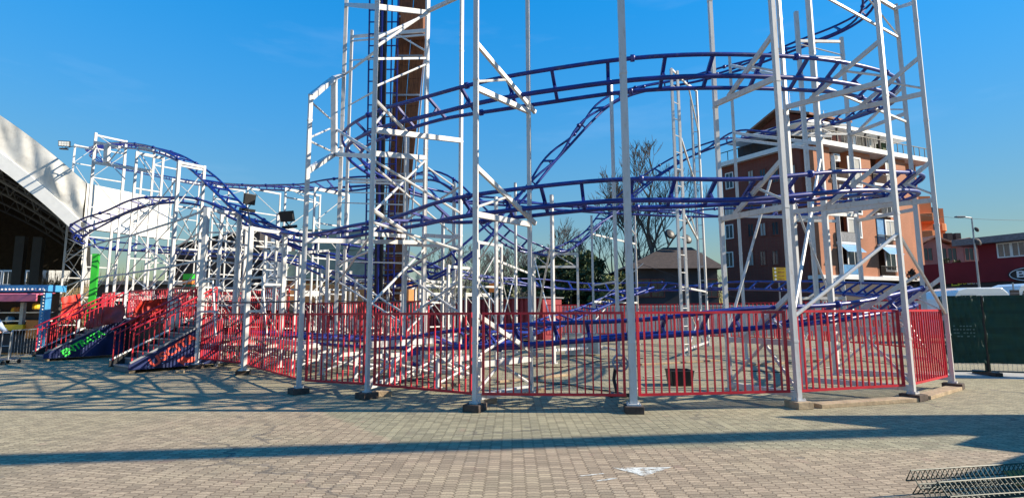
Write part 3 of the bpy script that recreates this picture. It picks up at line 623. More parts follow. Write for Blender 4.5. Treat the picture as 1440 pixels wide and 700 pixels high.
bare_tree(893, 52, 240, 'slimmer bare tree just left of the tallest bare tree', G1, .2, 5, -.3)
bare_tree(797, 58, 312, 'bare tree rising above the dark evergreens in the middle distance', G1, .2, 5)
bare_tree(862, 54, 300, 'small bare tree between the evergreens and the hip roofed house', G1, .14, 5, 0, .6)
for i, (px, Y, top, lb) in enumerate(((640, 60, 348, 'low grey bare tree behind the tower, nearest the orange band'), (668, 64, 340, 'low grey bare tree seen just right of the white tower'), (700, 58, 356, 'grey bare tree above the far red fence, left of the dip truss'), (735, 62, 344, 'grey bare tree directly behind the dip of the blue track'), (610, 66, 352, 'grey bare tree seen through the white tower legs'), (655, 70, 350, 'faint grey bare tree between the two low grey trees right of the tower'), (718, 70, 348, 'faint grey bare tree at the centre of the grey thicket'), (748, 66, 350, 'grey bare tree at the right end of the grey thicket'), (765, 60, 336, 'grey bare tree at the left edge of the dark evergreens'))): bare_tree(px, Y, top, lb, G1, .13, 5, random.uniform(-.3, .3), .62)
def leafy(px, Y, top, rx, label, m_, group, name='evergreen_tree', n=2600, size=.28, ry=None, base=.4, cat='tree'):
    b = P(px, 430, Y); x = b.x; h = zat(x, Y, top); root = empty(name, (x, Y, 0), label, cat, group); t = MB()
    t.tube([(x, Y, -.1), (x+.1, Y, h*.5)], .16, 7, taper=.5)
    for i in range(5): a = i*1.3; t.tube([(x, Y, h*(.2+.06*i)), (x+math.cos(a)*rx*.5, Y+math.sin(a)*rx*.5, h*(.45+.08*i))], .05, 5, taper=.4)
    t.build('trunk', 'bark', root)
    c = MB(); cl = [(Vector((random.gauss(0, .42)*rx, random.gauss(0, .4)*rx, base*h*.5+random.random()**.8*(h*.93-base*h*.5))), random.uniform(.18, .38)*rx) for _ in range(26)]
    for _ in range(n):
        q, r = random.choice(cl); z = q.z; d = Vector((random.gauss(0, 1), random.gauss(0, 1), random.gauss(0, 1))).normalized()*r*random.uniform(.55, 1.05)
        p = Vector((x, Y, 0))+q+d
        if p.z < .1 or p.z > h*1.02: continue
        a = Vector((random.gauss(0, 1), random.gauss(0, 1), random.gauss(0, 1))).normalized(); b2 = a.cross(Vector((random.gauss(0, 1), random.gauss(0, 1), random.gauss(0, 1)))).normalized(); s = size*random.uniform(.5, 1.2)
        c.add([p-a*s, p+b2*s*.45, p+a*s, p-b2*s*.45], [(0, 1, 2, 3)])
    c.build('crown', m_, root); return root
G2 = 'evergreens in the middle distance'
leafy(775, 50, 352, 2.6, 'dark evergreen tree behind the dip truss, farthest left of its row', 'leaf', G2, n=3600); leafy(802, 47, 350, 2.4, 'dark evergreen tree with the tallest rounded crown behind the dip truss', 'leaf', G2, n=3600); leafy(826, 51, 362, 2.4, 'dark evergreen tree beside the olive green shrub', 'leaf', G2, n=3200)
leafy(852, 44, 378, 1.6, 'olive green shrub in front of the dark evergreens', 'olive', None, 'shrub', 1500, .2, cat='shrub'); leafy(700, 52, 396, 2.2, 'low dark evergreen bush under the grey bare trees', 'leaf', G2, 'evergreen_bush', 1600, .24, cat='shrub')
leafy(585, 46, 396, 1.8, 'olive bush showing between the white tower legs', 'olive', None, 'shrub', 1400, .2, cat='shrub'); leafy(1345, 53, 359, 1.2, 'dark climbing bush under the pink house windows', 'leaf', None, 'evergreen_bush', 1000, .16, base=1.2, cat='shrub')
leafy(1290, 46.5, 372, .9, 'small reddish bush at the foot of the brick apartments', mat('reddish_leaves', (.12, .06, .035), .9, var=.4), None, 'shrub', 700, .16, cat='shrub')
def brush(px, Y, top, rx, label):
    b = P(px, 430, Y); x = b.x; h = zat(x, Y, top); mb = MB()
    for i in range(520):
        a = random.uniform(0, 6.28); r = rx*math.sqrt(random.random()); p = Vector((x+math.cos(a)*r*.6, Y+math.sin(a)*r*.6, 0)); d = Vector((math.cos(a)*r*.25, math.sin(a)*r*.25, h*random.uniform(.5, 1)*(1-.35*(r/rx)**2)))
        mid = p+d*.5+Vector((random.uniform(-.3, .3), random.uniform(-.3, .3), 0)); e = p+d+Vector((random.uniform(-.3, .3), 0, 0)); mb.tube([p, mid, e], .035, 3, caps=False, taper=.3)
        for k in range(2): mb.tube([mid.lerp(e, .3*k), mid.lerp(e, .5)+Vector((random.uniform(-.6, .6), random.uniform(-.6, .6), random.uniform(.2, .9)))], .02, 3, caps=False)
    tag(mb.build('dry_shrub', 'dry'), label, 'shrub', 'dry bushes beneath the hall roof')
brush(62, 47, 372, 3.0, 'dry tan bush in the gap beneath the hall roof, behind the food kiosk'); brush(98, 52, 378, 3.4, 'dry tan bush behind the far left white posts'); brush(122, 50, 392, 2.6, 'dry tan bush between the white posts and the green pole')
brush(172, 46, 382, 3.0, 'dry bush behind the ride entrance, right of the green pole')
# ---- distant tree line closing the view
tl = MB()
for i in range(420):
    x = -150+i*.78+random.uniform(-.5, .5); y = 120+random.uniform(-8, 25); h = random.uniform(8, 14)
    for k in range(7):
        a = Vector((x+random.gauss(0, .8), y, 0)); tl.tube([a, a+Vector((random.gauss(0, .9), 0, h*random.uniform(.6, 1)))], .12, 3, caps=False, taper=.2)
        for q in range(3): s = a+Vector((0, 0, h*random.uniform(.3, .7))); tl.tube([s, s+Vector((random.gauss(0, 1.1), 0, random.uniform(.8, 2)))], .07, 3, caps=False, taper=.2)
tag(tl.build('distant_wood', 'twig'), 'distant line of bare grey woodland behind the square', 'woodland', kind='stuff')
hill = MB(); n = 60; hill.add([(-400+i*14, 260, -1) for i in range(n)]+[(-400+i*14, 260, 5+2.2*noise.noise((i*.31, 0, 0))) for i in range(n)]+[(-400+i*14, 300, -1) for i in range(n)], [f for i in range(n-1) for f in ((i, i+1, n+i+1, n+i), (n+i, n+i+1, 2*n+i+1, 2*n+i))]); tag(hill.build('far_hill', 'bark'), kind='structure')
# ================================================================== ROLLER COASTER
RC = empty('roller_coaster', (3, 18, 0), 'white steel roller coaster with dark blue tracks standing on the paved square', 'roller coaster')
BEAMS = []; BRACES = []; POSTS = {}
def catmull(pts, step=.12):
    out = []
    n = len(pts)
    for i in range(n-1):
        p0 = pts[max(i-1, 0)]; p1 = pts[i]; p2 = pts[i+1]; p3 = pts[min(i+2, n-1)]
        k = max(2, int((p2-p1).length/step))
        # centripetal-ish: plain Catmull-Rom with tension
        for j in range(k):
            t = j/k; t2 = t*t; t3 = t2*t
            out.append(.5*((2*p1)+(p2-p0)*t+(2*p0-5*p1+4*p2-p3)*t2+(3*p1-p0-3*p2+p3)*t3))
    out.append(pts[-1].copy()); return out
def resample(path, step):
    out = [path[0].copy()]; acc = 0
    for i in range(1, len(path)):
        seg = (path[i]-path[i-1]).length
        while acc+seg >= step:
            t = (step-acc)/seg if seg else 0
            q = path[i-1].lerp(path[i], t); out.append(q); path[i-1] = q; seg = (path[i]-q).length; acc = 0
        acc += seg
    return out
def pt(e):
    if len(e) == 3 and not isinstance(e[2], str): return P(*e)
    px, py, mode = e[:3]
    if mode == 'r': return ring(px, py, e[3])
    if mode == 'R': return ring(px, py, e[3], True)
    if mode == 'o': return lane(px, py, e[3])
    if mode == 'w': return Vector((px, py, e[3]))
TRACKS = []
def track(ctrl, gauge=.68, drop=.20, tie=.66, bank_k=1.0, maxbank=42, rail=.041, smooth=26, label=None):
    raw = catmull([pt(e) for e in ctrl]); path = resample(raw, .15)
    for _ in range(smooth):
        q = [p.copy() for p in path]
        for i in range(1, len(path)-1):
            path[i] = q[i]*.5+(q[i-1]+q[i+1])*.25
    n = len(path); ban = []
    W = 7
    for i in range(n):
        a = path[max(i-W, 0)]; b = path[i]; c = path[min(i+W, n-1)]
        d1 = Vector((b.x-a.x, b.y-a.y)); d2 = Vector((c.x-b.x, c.y-b.y))
        if d1.length < 1e-4 or d2.length < 1e-4: ban.append(0); continue
        ang = math.atan2(d1.x*d2.y-d1.y*d2.x, d1.dot(d2)); k = ang/((d1.length+d2.length)/2)
        ban.append(max(-maxbank, min(maxbank, k*8.3*40*bank_k)))
    for _ in range(40):
        q = ban[:]
        for i in range(1, n-1): ban[i] = q[i]*.5+(q[i-1]+q[i+1])*.25
    fr = []
    for i in range(n):
        t = (path[min(i+1, n-1)]-path[max(i-1, 0)]).normalized()
        lat = t.cross(Vector((0, 0, 1))); lat = lat.normalized() if lat.length > .05 else Vector((1, 0, 0))   # right-hand side
        R = Matrix.Rotation(math.radians(-ban[i]), 3, t)      # left turn (ban>0): right side lifts
        lat = R @ lat
        nrm = lat.cross(t).normalized()
        if nrm.z < 0 and abs(ban[i]) < 80: pass
        fr.append((path[i], t, lat, nrm))
    # fix direction so the outer side is high
    for i in range(n):
        p, t, lat, nrm = fr[i]
        if ban[i] > 1 and lat.z < 0 or ban[i] < -1 and lat.z > 0:
            R = Matrix.Rotation(math.radians(2*ban[i]), 3, t); lat = R @ lat; nrm = lat.cross(t).normalized(); fr[i] = (p, t, lat, nrm)
    sp = MB().tube([p-nm*drop for p, t, l, nm in fr[::2]], rail*1.15, 8)
    root = sp.build('track', 'blue', RC, smooth=True)
    if label: root['label'] = label
    for s in (-1, 1):
        rm = MB().tube([p+l*s*gauge/2 for p, t, l, nm in fr[::2]], rail, 8)
        for p, t, l, nm in fr[10::22]: rm.tube([p+l*s*gauge/2-t*.035, p+l*s*gauge/2+t*.035], rail*1.75, 8)
        rm.build('rail', 'rail', root, smooth=True)
    length = .15*(n-1); k = min(99, int(length/tie))
    for j in range(k+1):
        i = min(n-1, int(round(j*(n-1)/k))); p, t, l, nm = fr[i]
        a = p-l*gauge/2; b = p+l*gauge/2; c = p-nm*drop
        tm = MB(); tm.bar(a, b, .065, .05, up=nm); tm.bar(p-nm*.02, c, .05, .04, up=t)
        tm.build('crosstie', 'blue', root)
    TRACKS.append((path, fr, ban)); return root
def near_track(ti, x, y):
    path, fr, ban = TRACKS[ti]
    i = min(range(len(path)), key=lambda k: (path[k].x-x)**2+(path[k].y-y)**2)
    return fr[i], ban[i]

# T0: upper loop, from the level back run, over the dip and the crest, round the right end and back to the left turn
track([(215,244,'o',.2),(260,253,'o',-.6),(300,258,'o',-1.4),(360,261,'o',-2.0),(420,262,'o',-2.6),(480,260,'o',-2.8),(530,255,'o',-2.0),(575,248,'o',-.8),(612,247,21.0),(642,262,20.6),(668,292,20.4),(700,325,20.6),(740,348,21.2),(790,352,22.4),(830,322,23.2),(870,285,24.2),(915,248,24.6),(960,220,24.6),(1000,203,24.2),(1040,190,'R',8.2),(1100,180,'R',8.3),(1170,168,'R',8.3),(1222,150,'R',8.3),(1250,134,'r',8.28),(1222,118,'r',8.3),(1150,106,'r',8.3),(1050,101,'r',8.3),(960,101,'r',8.3),(870,107,'r',8.3),(790,119,'r',8.3),(700,133,'r',8.3),(600,155,'o',-8.2),(535,175,'o',-8.1),(500,193,'o',-7.6),(488,208,14.6),(505,226,15.6),(535,245,16.4),(570,262,17.4),(610,273,18.4),(660,279,19.3),(720,282,20.2),(783,288,20.9),(870,294,21.8),(960,298,22.4)], label='uppermost loop of blue track')
# T1: lower loop, continuing behind and round the right end, then the front hill up to the far left turn
track([(960,298,22.4),(1050,299,'R',8.2),(1150,294,'R',8.4),(1240,281,'R',8.5),(1284,264,'r',8.6),(1235,258,'r',8.5),(1150,262,'r',8.4),(1050,270,'r',8.3),(960,272,'r',8.3),(870,272,'r',8.3),(790,279,'r',8.3),(720,287,'r',8.3),(650,296,'o',-8.2),(570,308,'o',-8.0),(510,319,'o',-7.9),(460,328,'o',-7.8),(420,330,'o',-7.8),(375,318,'o',-7.8),(330,287,'o',-7.8),(290,247,'o',-7.7),(250,219,'o',-7.6),(210,206,'o',-7.3),(170,203,'o',-6.6),(140,207,'o',-5.4),(128,216,'o',-3.8),(150,229,'o',-2.0),(180,237,'o',-.7),(215,244,'o',.2)], label='lower loop of blue track with the long front hill')
# T2: first drop from the lift top, dip behind the tower, the low left turn and the small front hill
track([(-2.6,15.6,'w',12.9),(-1.2,15.4,'w',12.95),(1.5,14.4,'w',12.8),(4.5,13.2,'w',12.55),(8.2,13.0,'w',12.5),(10.6,14.6,'w',12.4),(1224,6,18.0),(1185,38,18.9),(1120,62,19.3),(1060,85,19.4),(1000,103,19.4),(940,115,19.4),(890,124,19.2),(850,144,19),(815,178,18.6),(780,217,18.4),(745,257,18),(715,292,17.8),(690,322,17.5),(650,360,17.4),(600,387,17.4),(560,397,17.5),(520,398,18),(475,388,18.8),(435,371,20),(395,360,21.4),(350,357,22.8),(280,353,25),(215,349,26.6),(160,346,27.2),(120,339,26.4),(106,328,24.6),(125,315,23),(160,300,22),(200,284,21),(245,277,20.2),(290,283,19.2),(330,300,18.5),(380,323,17.7),(420,342,17.4),(480,354,17.9),(560,366,19.2),(650,384,22),(760,398,25.2),(830,403,26.2),(900,404,26.4),(960,402,'R',8.3)], label='first drop of blue track falling from the lift top')
# T3: lowest loop
track([(960,402,'R',8.3),(1050,401,'R',8.3),(1150,403,'R',8.4),(1240,409,'R',8.4),(1280,418,'r',8.5),(1240,427,'r',8.5),(1160,438,'r',8.4),(1080,446,'r',8.4),(1000,453,'r',8.4),(930,458,'r',8.3),(870,461,'r',8.3),(790,468,'r',8.3),(720,474,'r',8.3),(640,477,'o',-8.1),(560,477,'o',-7.9),(480,475,'o',-7.7),(400,469,'o',-7.6),(330,464,'o',-7.6),(285,461,'o',-7.5)], bank_k=.75, label='lowest loop of bright blue track behind the red fence')
# T4: short low spur inside the ring
track([(910,404,24.2),(870,416,22.6),(830,433,20.8),(780,452,18.6),(735,466,16.2),(690,474,14.2),(640,478,13)], tie=.6, label='low blue track dropping behind the front fence')

# ---- posts
def post(key, b, top=None, wd=.15, z0=.12, zmax=13.2, Y=None, yaw=None, nobuild=False):
    if Y is None: p = G(b[0], b[1], z0)
    else: p = P(b[0], b[1], Y)
    x, y = p.x, p.y
    z = zmax if top is None else zat(x, y, top)
    q = Vector((x, y))-CEN
    ya = math.atan2(q.y, q.x) if yaw is None else yaw
    mb = MB(); mb.cbox((x, y, (z+z0)/2), wd, wd, z-z0, ya)
    mb.cbox((x, y, z0+.012), wd*1.9, wd*1.9, .024, ya)
    if wd > .07:
        for sx, sy in ((1, 1), (1, -1), (-1, 1), (-1, -1)):
            bx, by = sx*wd*.75, sy*wd*.75; mb.cbox((x+bx*math.cos(ya)-by*math.sin(ya), y+bx*math.sin(ya)+by*math.cos(ya), z0+.034), .022, .022, .026, ya)
    zz = z0+1.0
    while zz < z-.4:
        mb.cbox((x, y, zz), wd+.012, wd+.012, .04, ya); zz += 2.35
    mb.build('support_post', 'white', RC); POSTS[key] = (x, y, z)
    return key
def postw(key, x, y, z, wd=.11, z0=.12, yaw=None):
    q = Vector((x, y))-CEN; ya = math.atan2(VA.y, VA.x) if yaw is None else yaw
    mb = MB(); mb.cbox((x, y, (z+z0)/2), wd, wd, z-z0, ya); mb.cbox((x, y, z0+.012), wd*1.9, wd*1.9, .024, ya)
    mb.build('support_post', 'white', RC); POSTS[key] = (x, y, z)
def V3(key, z): x, y, _ = POSTS[key]; return Vector((x, y, z))
def beam(a, b, wd=.09, ht=.11): BEAMS.append((Vector(a), Vector(b), wd, ht))
def brace(a, b, wd=.035): BRACES.append((Vector(a), Vector(b), wd))
def xbr(k1, k2, z0, z1, wd=.032):
    brace(V3(k1, z0), V3(k2, z1), wd); brace(V3(k1, z1)+Vector((.012, .012, 0)), V3(k2, z0)+Vector((.012, .012, 0)), wd)
def yz(key, py): x, y, _ = POSTS[key]; return zat(x, y, py)
# ring posts
for k, b in (('o1',(516,551)),('o2',(668,567)),('o3',(891,569)),('o4',(1123,563)),('o5',(1284,553)),('o6',(1340,538))): post(k, b, None, {'o1':.07,'o2':.078,'o3':.118,'o4':.086,'o5':.078,'o6':.078}[k])
for k, b in (('i1',(646,531)),('i2',(747,552)),('i4',(1027,548)),('i5',(1132,540)),('i6',(1177,527))): post(k, b, None, .075 if k != 'i6' else .12)
q = Vector(POSTS['o3'][:2])*1.2; postw('i3', q.x, q.y, 7.6, .08)
postw('o7', 12.15, 15.6, zat(12.15, 15.6, 7), .115); post('i7', (1212, 400), 53, .1, Y=17.6)
postw('o8', 12.3, 19.6, 7.5, .13); postw('i8', 10.4, 19.3, 9, .12)
post('o0', (420, 545), 135, .078)
for oo, ii in (('o2','i2'),('o3','i3'),('o4','i4'),('o5','i5'),('o6','i6'),('o7','i7'),('o8','i8')):
    mx_, my_ = (POSTS[oo][0]+POSTS[ii][0])/2, (POSTS[oo][1]+POSTS[ii][1])/2
    rad = (V3(ii, 0)-V3(oo, 0)).normalized()
    for ti in (0, 1, 3):
        (p, t, l, nm), ba = near_track(ti, mx_, my_)
        if ti == 0 and oo == 'o8': pass
        zi = p.z-.42
        if zi < .3: continue
        beam(V3(oo, zi), V3(ii, zi), .07, .1)
        # bracket: from high on the outer post down to the beam along the tie plane, and its little stay
        c = V3(oo, zi)+rad*((p-V3(oo, p.z)).dot(rad)+.36)
        beam(V3(oo, zi+.86), c+Vector((0, 0, .04)), .06, .08)
        brace(V3(oo, zi+.12), V3(oo, zi).lerp(c, .55)+Vector((0, 0, .48)), .045)
    beam(V3(oo, .22), V3(ii, .22), .08, .1)
    zl = near_track(3, mx_, my_)[0][0].z-.45
    xm = V3(oo, 0).lerp(V3(ii, 0), .42)
    brace(Vector((xm.x, xm.y, zl)), V3(oo, .28), .05); brace(Vector((xm.x, xm.y, zl)), V3(ii, .28), .05)
# upper bracing of the right hand bents (over the frame of the loop)
beam(V3('o5', 10.2), V3('i5', 10.0), .07, .1); beam(V3('o6', zat(*POSTS['o6'][:2], 4)), V3('o7', zat(*POSTS['o7'][:2], 12)), .07, .09)
zt = zat(*POSTS['o7'][:2], 13); beam(V3('o7', zt), V3('i6', zt-.2), .08, .1); beam(V3('o7', zt-.95), V3('i6', zt-1.1), .05, .06); brace(V3('o7', zt-.9), V3('o7', zt).lerp(V3('i6', zt-.2), .45), .045)
zt = zat(*POSTS['o7'][:2], 172); beam(V3('o7', zt), V3('i6', zt), .05, .06)
# long diagonals on the outer face
def at(k, py): return V3(k, yz(k, py))
for a, pa, b, pb in (('o5',328,'o4',446),('o5',328,'o6',442),('o4',444,'i6',222)): brace(at(a, pa), at(b, pb), .06)
brace(at('i4', 470), P(1085, 248, 11.0), .05); brace(at('i6', 420), P(1100, 240, 12.2), .05)
# tower on the left of the ring
post('a1', (594, 527), None, .09); post('a2', (566, 527), 190, .095); post('a3', (456, 505), 353, .09, Y=17.6); post('a4', (470, 508), None, .11)
post('a5', (480, 505), 43, .09, Y=17.8); post('a6', (637, 500), 257, .11); post('a7', (621, 498), 300, .1); post('a8', (548, 505), 268, .085, Y=18.8)
post('a9', (698, 513), 277, .085); post('b1', (726, 497), 257, .08); post('b2', (779, 511), 274, .09); post('b3', (836, 492), 303, .085); post('b4', (870, 500), 113, .095)
post('b5', (898, 480), 300, .085, Y=24.5); post('b6', (961, 500), 97, .085); post('b7', (970, 499), 100, .085); post('b8', (997, 490), 128, .08, Y=23.4)
post('b9', (1050, 505), 77, .085); post('c1', (814, 470), 357, .09, Y=22.3); post('c2', (752, 470), 354, .09, Y=22.1); post('c3', (672, 505), 345, .1, Y=20.6); post('c4', (1140, 300), 17, .12, Y=17.2)
post('c5', (988, 485), 140, .085, Y=23.4)
# ladder-like column pairs
for ka, kb in (('b6','b7'),('c5','b8')):
    z = .5
    while z < POSTS[ka][2]-.1: brace(V3(ka, z), V3(kb, z), .03); z += .62
beam(V3('b6', POSTS['b6'][2]), P(965, 118, POSTS['b7'][1]+.7), .05, .07); beam(P(965, 118, POSTS['b7'][1]+.7), V3('b8', POSTS['b8'][2]), .07, .09)
brace(at('b8', 185), P(968, 122, POSTS['b7'][1]+1.2), .06)
zz = yz('b7', 190); beam(V3('b7', zz), V3('c5', zz-.6), .06, .08); zz = yz('b7', 300); beam(V3('b7', zz), V3('c5', zz-.3), .06, .08); brace(at('c5', 335), P(972, 305, POSTS['b7'][1]+1.6), .05)
zz = yz('b6', 403); beam(V3('b6', zz), V3('b8', zz), .05, .07); beam(V3('b6', .3), V3('b8', .3), .06, .08); xbr('b7', 'c5', .4, 1.7, .035)
beam(V3('b9', yz('b9', 92)), V3('i5', yz('i5', 108)), .05, .08); beam(V3('b9', yz('b9', 187)), V3('i6', yz('i6', 202)), .06, .08); beam(V3('b9', yz('b9', 196)), V3('i6', yz('i6', 210)), .06, .08)
beam(V3('b9', yz('b9', 304)), V3('i6', yz('i6', 306)), .06, .08); beam(V3('i6', yz('i6', 300)), V3('i7', yz('i7', 303)), .06, .1)
beam(V3('c4', yz('c4', 58)), V3('i7', yz('i7', 59)), .06, .09); beam(V3('c4', yz('c4', 79)), V3('i7', yz('i7', 82)), .05, .07); brace(V3('c4', yz('c4', 62)), V3('i7', yz('i7', 78)), .04)
beam(V3('c4', yz('c4', 175)), V3('i7', yz('i7', 176)), .05, .07); beam(V3('c4', yz('c4', 188)), V3('i7', yz('i7', 189)), .05, .07)
# dip truss
for py in (357, 375): beam(at('c2', py), at('c1', py), .07, .1)
for a, b in ((0.0, .33), (.5, .33), (.5, .95)): brace(at('c2', 358).lerp(at('c1', 358), a), at('c2', 374).lerp(at('c1', 374), b), .045)
xbr('c2', 'b2', 1.0, 3.9, .04); xbr('b1', 'a9', .8, 3.2, .035); brace(at('b2', 335), at('c2', 470), .04); brace(at('b3', 430), P(905, 370, 21), .03)
zz = yz('b3', 329); beam(V3('b3', zz), V3('b5', zz), .05, .07); zz = yz('b3', 424); beam(V3('b3', zz), V3('b5', zz), .06, .08); brace(at('b5', 330), P(885, 318, 24), .05); brace(at('b3', 452), P(858, 426, 22), .05)
zz = yz('b3', 401); beam(V3('b3', zz), V3('b4', zz), .05, .06)
beam(V3('b3', .3), V3('b4', .3), .06, .08); beam(V3('b3', yz('b3', 488)), V3('b2', yz('b2', 492)), .06, .08)
zz = yz('a9', 366); beam(V3('a9', zz), V3('c2', zz), .05, .07)
# tower beams and rods
beam(at('o1', 183), at('i1', 198), .08, .11); beam(at('o1', 216), at('a1', 222), .08, .11); brace(at('o1', 140), P(572, 186, POSTS['o1'][1]+1.1), .07); brace(at('o1', 176), P(541, 158, POSTS['o1'][1]+.6), .05)
beam(at('a4', 7), at('o1', 10), .08, .11); beam(at('o1', 10), at('a1', 18), .08, .11)
brace(at('a1', 20), at('o1', 54), .06); brace(at('a1', 17), at('o1', 66), .06); beam(at('a1', 16), at('i1', -6), .07, .09); beam(at('o1', 83), at('a1', 82), .04, .05)
brace(at('a4', 106), at('o1', 72), .06); brace(at('o1', 122), at('a1', 90), .045); brace(at('a1', 73), at('a5', 45).lerp(at('a1', 45), .62), .045); brace(at('o1', 128), at('a5', 148), .04); beam(at('a5', 52), at('a1', 43), .06, .09); beam(at('a5', 58), at('a1', 49), .04, .05); beam(at('a5', 85), at('o1', 83), .035, .04)
# stepped frame at the tower's left shoulder
sh = P(470, 110, POSTS['a4'][1]-2.2); sl = P(470, 217, POSTS['a4'][1]-2.2)
beam(at('o0', 137), sh, .1, .13); BEAMS.append((sh, sl, .14, .16)); beam(sh, at('a4', 105), .08, .1); beam(sl, at('a4', 219), .08, .1)
brace(at('o0', 143), P(464, 167, POSTS['a4'][1]-2.2), .045); brace(at('o0', 194), P(464, 181, POSTS['a4'][1]-2.2), .045); brace(at('o0', 198), P(464, 212, POSTS['a4'][1]-2.2), .045); beam(at('o0', 240), sl, .09, .12)
beam(sl, at('o1', 220), .08, .1); brace(P(473, 182, POSTS['a4'][1]-2.0), at('o1', 215), .07); brace(sl, P(490, 195, POSTS['a4'][1]-1.4), .06)
for py, k1, k2, wd in ((252,'a4','a1',.07),(256,'a5','a2',.06),(270,'a4','a2',.035),(285,'a4','a2',.035),(329,'o1','a2',.09),(338,'o0','a1',.1),(344,'a2','i1',.07),(331,'a1','i1',.09),(352,'a3','o0',.06),(329,'a6','i1',.06),(401,'a1','a6',.05),(367,'a4','a2',.04),(424,'a1','a6',.05)):
    beam(at(k1, py), at(k2, py+3), wd*.75, wd)
for k1, p1, k2, p2 in (('o1',225,'i1',300),('o1',233,'a6',330),('a1',225,'o1',300),('o1',312,'i1',352),('a2',310,'i1',262),('o1',296,'a1',345),('a2',380,'i1',330),('a2',385,'i1',440),('a1',350,'o1',430),('a4',380,'a2',440),('a4',395,'a2',455),('a4',372,'o1',352),('o1',330,'a4',400),('a2',450,'i1',395),('a2',370,'a6',420),('a6',400,'a2',470),('a5',195,'a8',262),('a5',240,'a8',215),('a6',420,'i1',360),('a9',330,'a6',420),('a9',430,'a6',350),('a2',215,'a6',262)):
    brace(at(k1, p1), at(k2, p2), .05)
brace(at('o1', 294), P(572, 327, POSTS['o1'][1]+1.2), .08); brace(at('o1', 326), P(541, 308, POSTS['o1'][1]+.6), .055)
beam(V3('o1', .22), V3('a1', .22), .08, .1); beam(V3('a1', .22), V3('i1', .22), .08, .1); beam(V3('o1', 1.02), V3('i1', 1.02), .09, .12); brace(V3('o1', .28), V3('o1', 1.0).lerp(V3('i1', 1.0), .5), .06); brace(V3('i1', .28), V3('o1', 1.0).lerp(V3('i1', 1.0), .5), .06)
# ---- front line of the straight, left of the tower: bents of an outer and two inner posts
def cap(x, y, z, r=1.5):
    best = None
    for path, fr, ban in TRACKS:
        for q in path[::3]:
            if (q.x-x)**2+(q.y-y)**2 < r*r and (best is None or q.z > best) and q.z < z+1.2: best = q.z
    return min(z, best-.12) if best is not None else min(z, 2.6)
def bent(k, px, py, top, o=-9.0, o2=-6.9, o3=None, wd=.12, ti=1, rungs=True, top2=None, z0=.12):
    p = lane(px, py, o); z1 = zat(p.x, p.y, top); z1 = cap(p.x, p.y, z1) if k not in ('l5', 'l6') else z1; wd *= .74; postw(k+'o', p.x, p.y, z1, wd, z0)
    a = p.to_2d()+VA*(o2-o); z2 = z1 if top2 is None else zat(a.x, a.y, top2); z2 = cap(a.x, a.y, z2)
    postw(k+'i', a.x, a.y, z2, wd*.9, z0)
    z = .95; f = 0
    while z < min(z1, z2):
        beam(V3(k+'o', z), V3(k+'i', z), .05, .06)
        zn = min(z+1.5, min(z1, z2))
        brace(V3(k+('o' if f else 'i'), z), V3(k+('i' if f else 'o'), zn), .034); f = 1-f; z += 1.5
    beam(V3(k+'o', min(z1, z2)-.06), V3(k+'i', min(z1, z2)-.06), .07, .09)
    return k
bent('l1', 347, 440, 318, -9.0, -8.0, wd=.15); bent('l2', 278, 512, 292, -8.9, -7.9, wd=.16)
bent('l3', 240, 400, 217, -8.6, -7.75, wd=.13); bent('l4', 176, 420, 213, -8.3, -7.3, wd=.12); bent('l5', 112, 440, 187, -8.2, -6.9, wd=.15); bent('l6', 84, 430, 203, -6.6, -5.6, wd=.13, top2=208)
bent('l7', 147, 440, 288, -8.4, -7.4, wd=.12); bent('l8', 306, 400, 300, -7.6, -6.7, wd=.13); bent('l9', 332, 430, 317, -7.6, -6.7, wd=.12); bent('m1', 212, 280, 212, -7.2, -6.2, wd=.11)
bent('m2', 190, 360, 239, -5.6, -4.6, wd=.12); bent('m3', 165, 360, 225, -5.0, -4.0, wd=.11); bent('m4', 385, 430, 300, -6.8, -5.9, wd=.12, top2=305); bent('m5', 232, 400, 251, -1.2, .6, wd=.11); bent('m6', 265, 400, 262, -4.0, -2.2, wd=.1, top2=268)
bent('m7', 299, 300, 260, -2.2, -.4, wd=.1); bent('m8', 345, 330, 263, -2.8, -1.0, wd=.1); bent('m9', 400, 300, 264, -3.4, -1.6, wd=.1); bent('n1', 440, 340, 264, -3.6, -1.9, wd=.1);
bent('n3', 415, 430, 345, -4.0, -2.4, wd=.11); bent('n4', 600, 440, 300, 1.5, 3.2, wd=.1); bent('n5', 655, 440, 300, 3.2, 5.0, wd=.1); bent('n6', 520, 440, 300, -1.0, .8, wd=.1)
for i, (px, py, o, top) in enumerate(((500, 430, -5.2, 392), (545, 430, -4.9, 400), (590, 430, -4.5, 392), (630, 430, -4.2, 372), (672, 430, -3.6, 338), (450, 440, -5.6, 378), (415, 440, -3.0, 366), (300, 440, -3.6, 358), (250, 440, -2.6, 356), (205, 430, -5.8, 285))):
    bent('q%d' % i, px, py, top, o, o+1.2, wd=.105)
# low trestles carrying the brake run
for i in range(9):
    t = -.6+i*1.35; a_ = L(t, -8.35); b_ = L(t, -7.0); zc = near_track(3, L(t, -7.7).x, L(t, -7.7).y)[0][0].z-.42
    for j, q_ in enumerate((a_, b_)): postw('t%d%d' % (i, j), q_.x, q_.y, zc, .075)
    beam(V3('t%d0' % i, zc), V3('t%d1' % i, zc), .08, .1); brace(V3('t%d0' % i, .2), V3('t%d1' % i, zc-.08), .05); brace(V3('t%d1' % i, .2), V3('t%d0' % i, zc-.08), .05)
    if i: beam(V3('t%d1' % (i-1), .25), V3('t%d1' % i, .25), .06, .08); brace(V3('t%d1' % (i-1), .3), V3('t%d1' % i, zc-.05), .05)
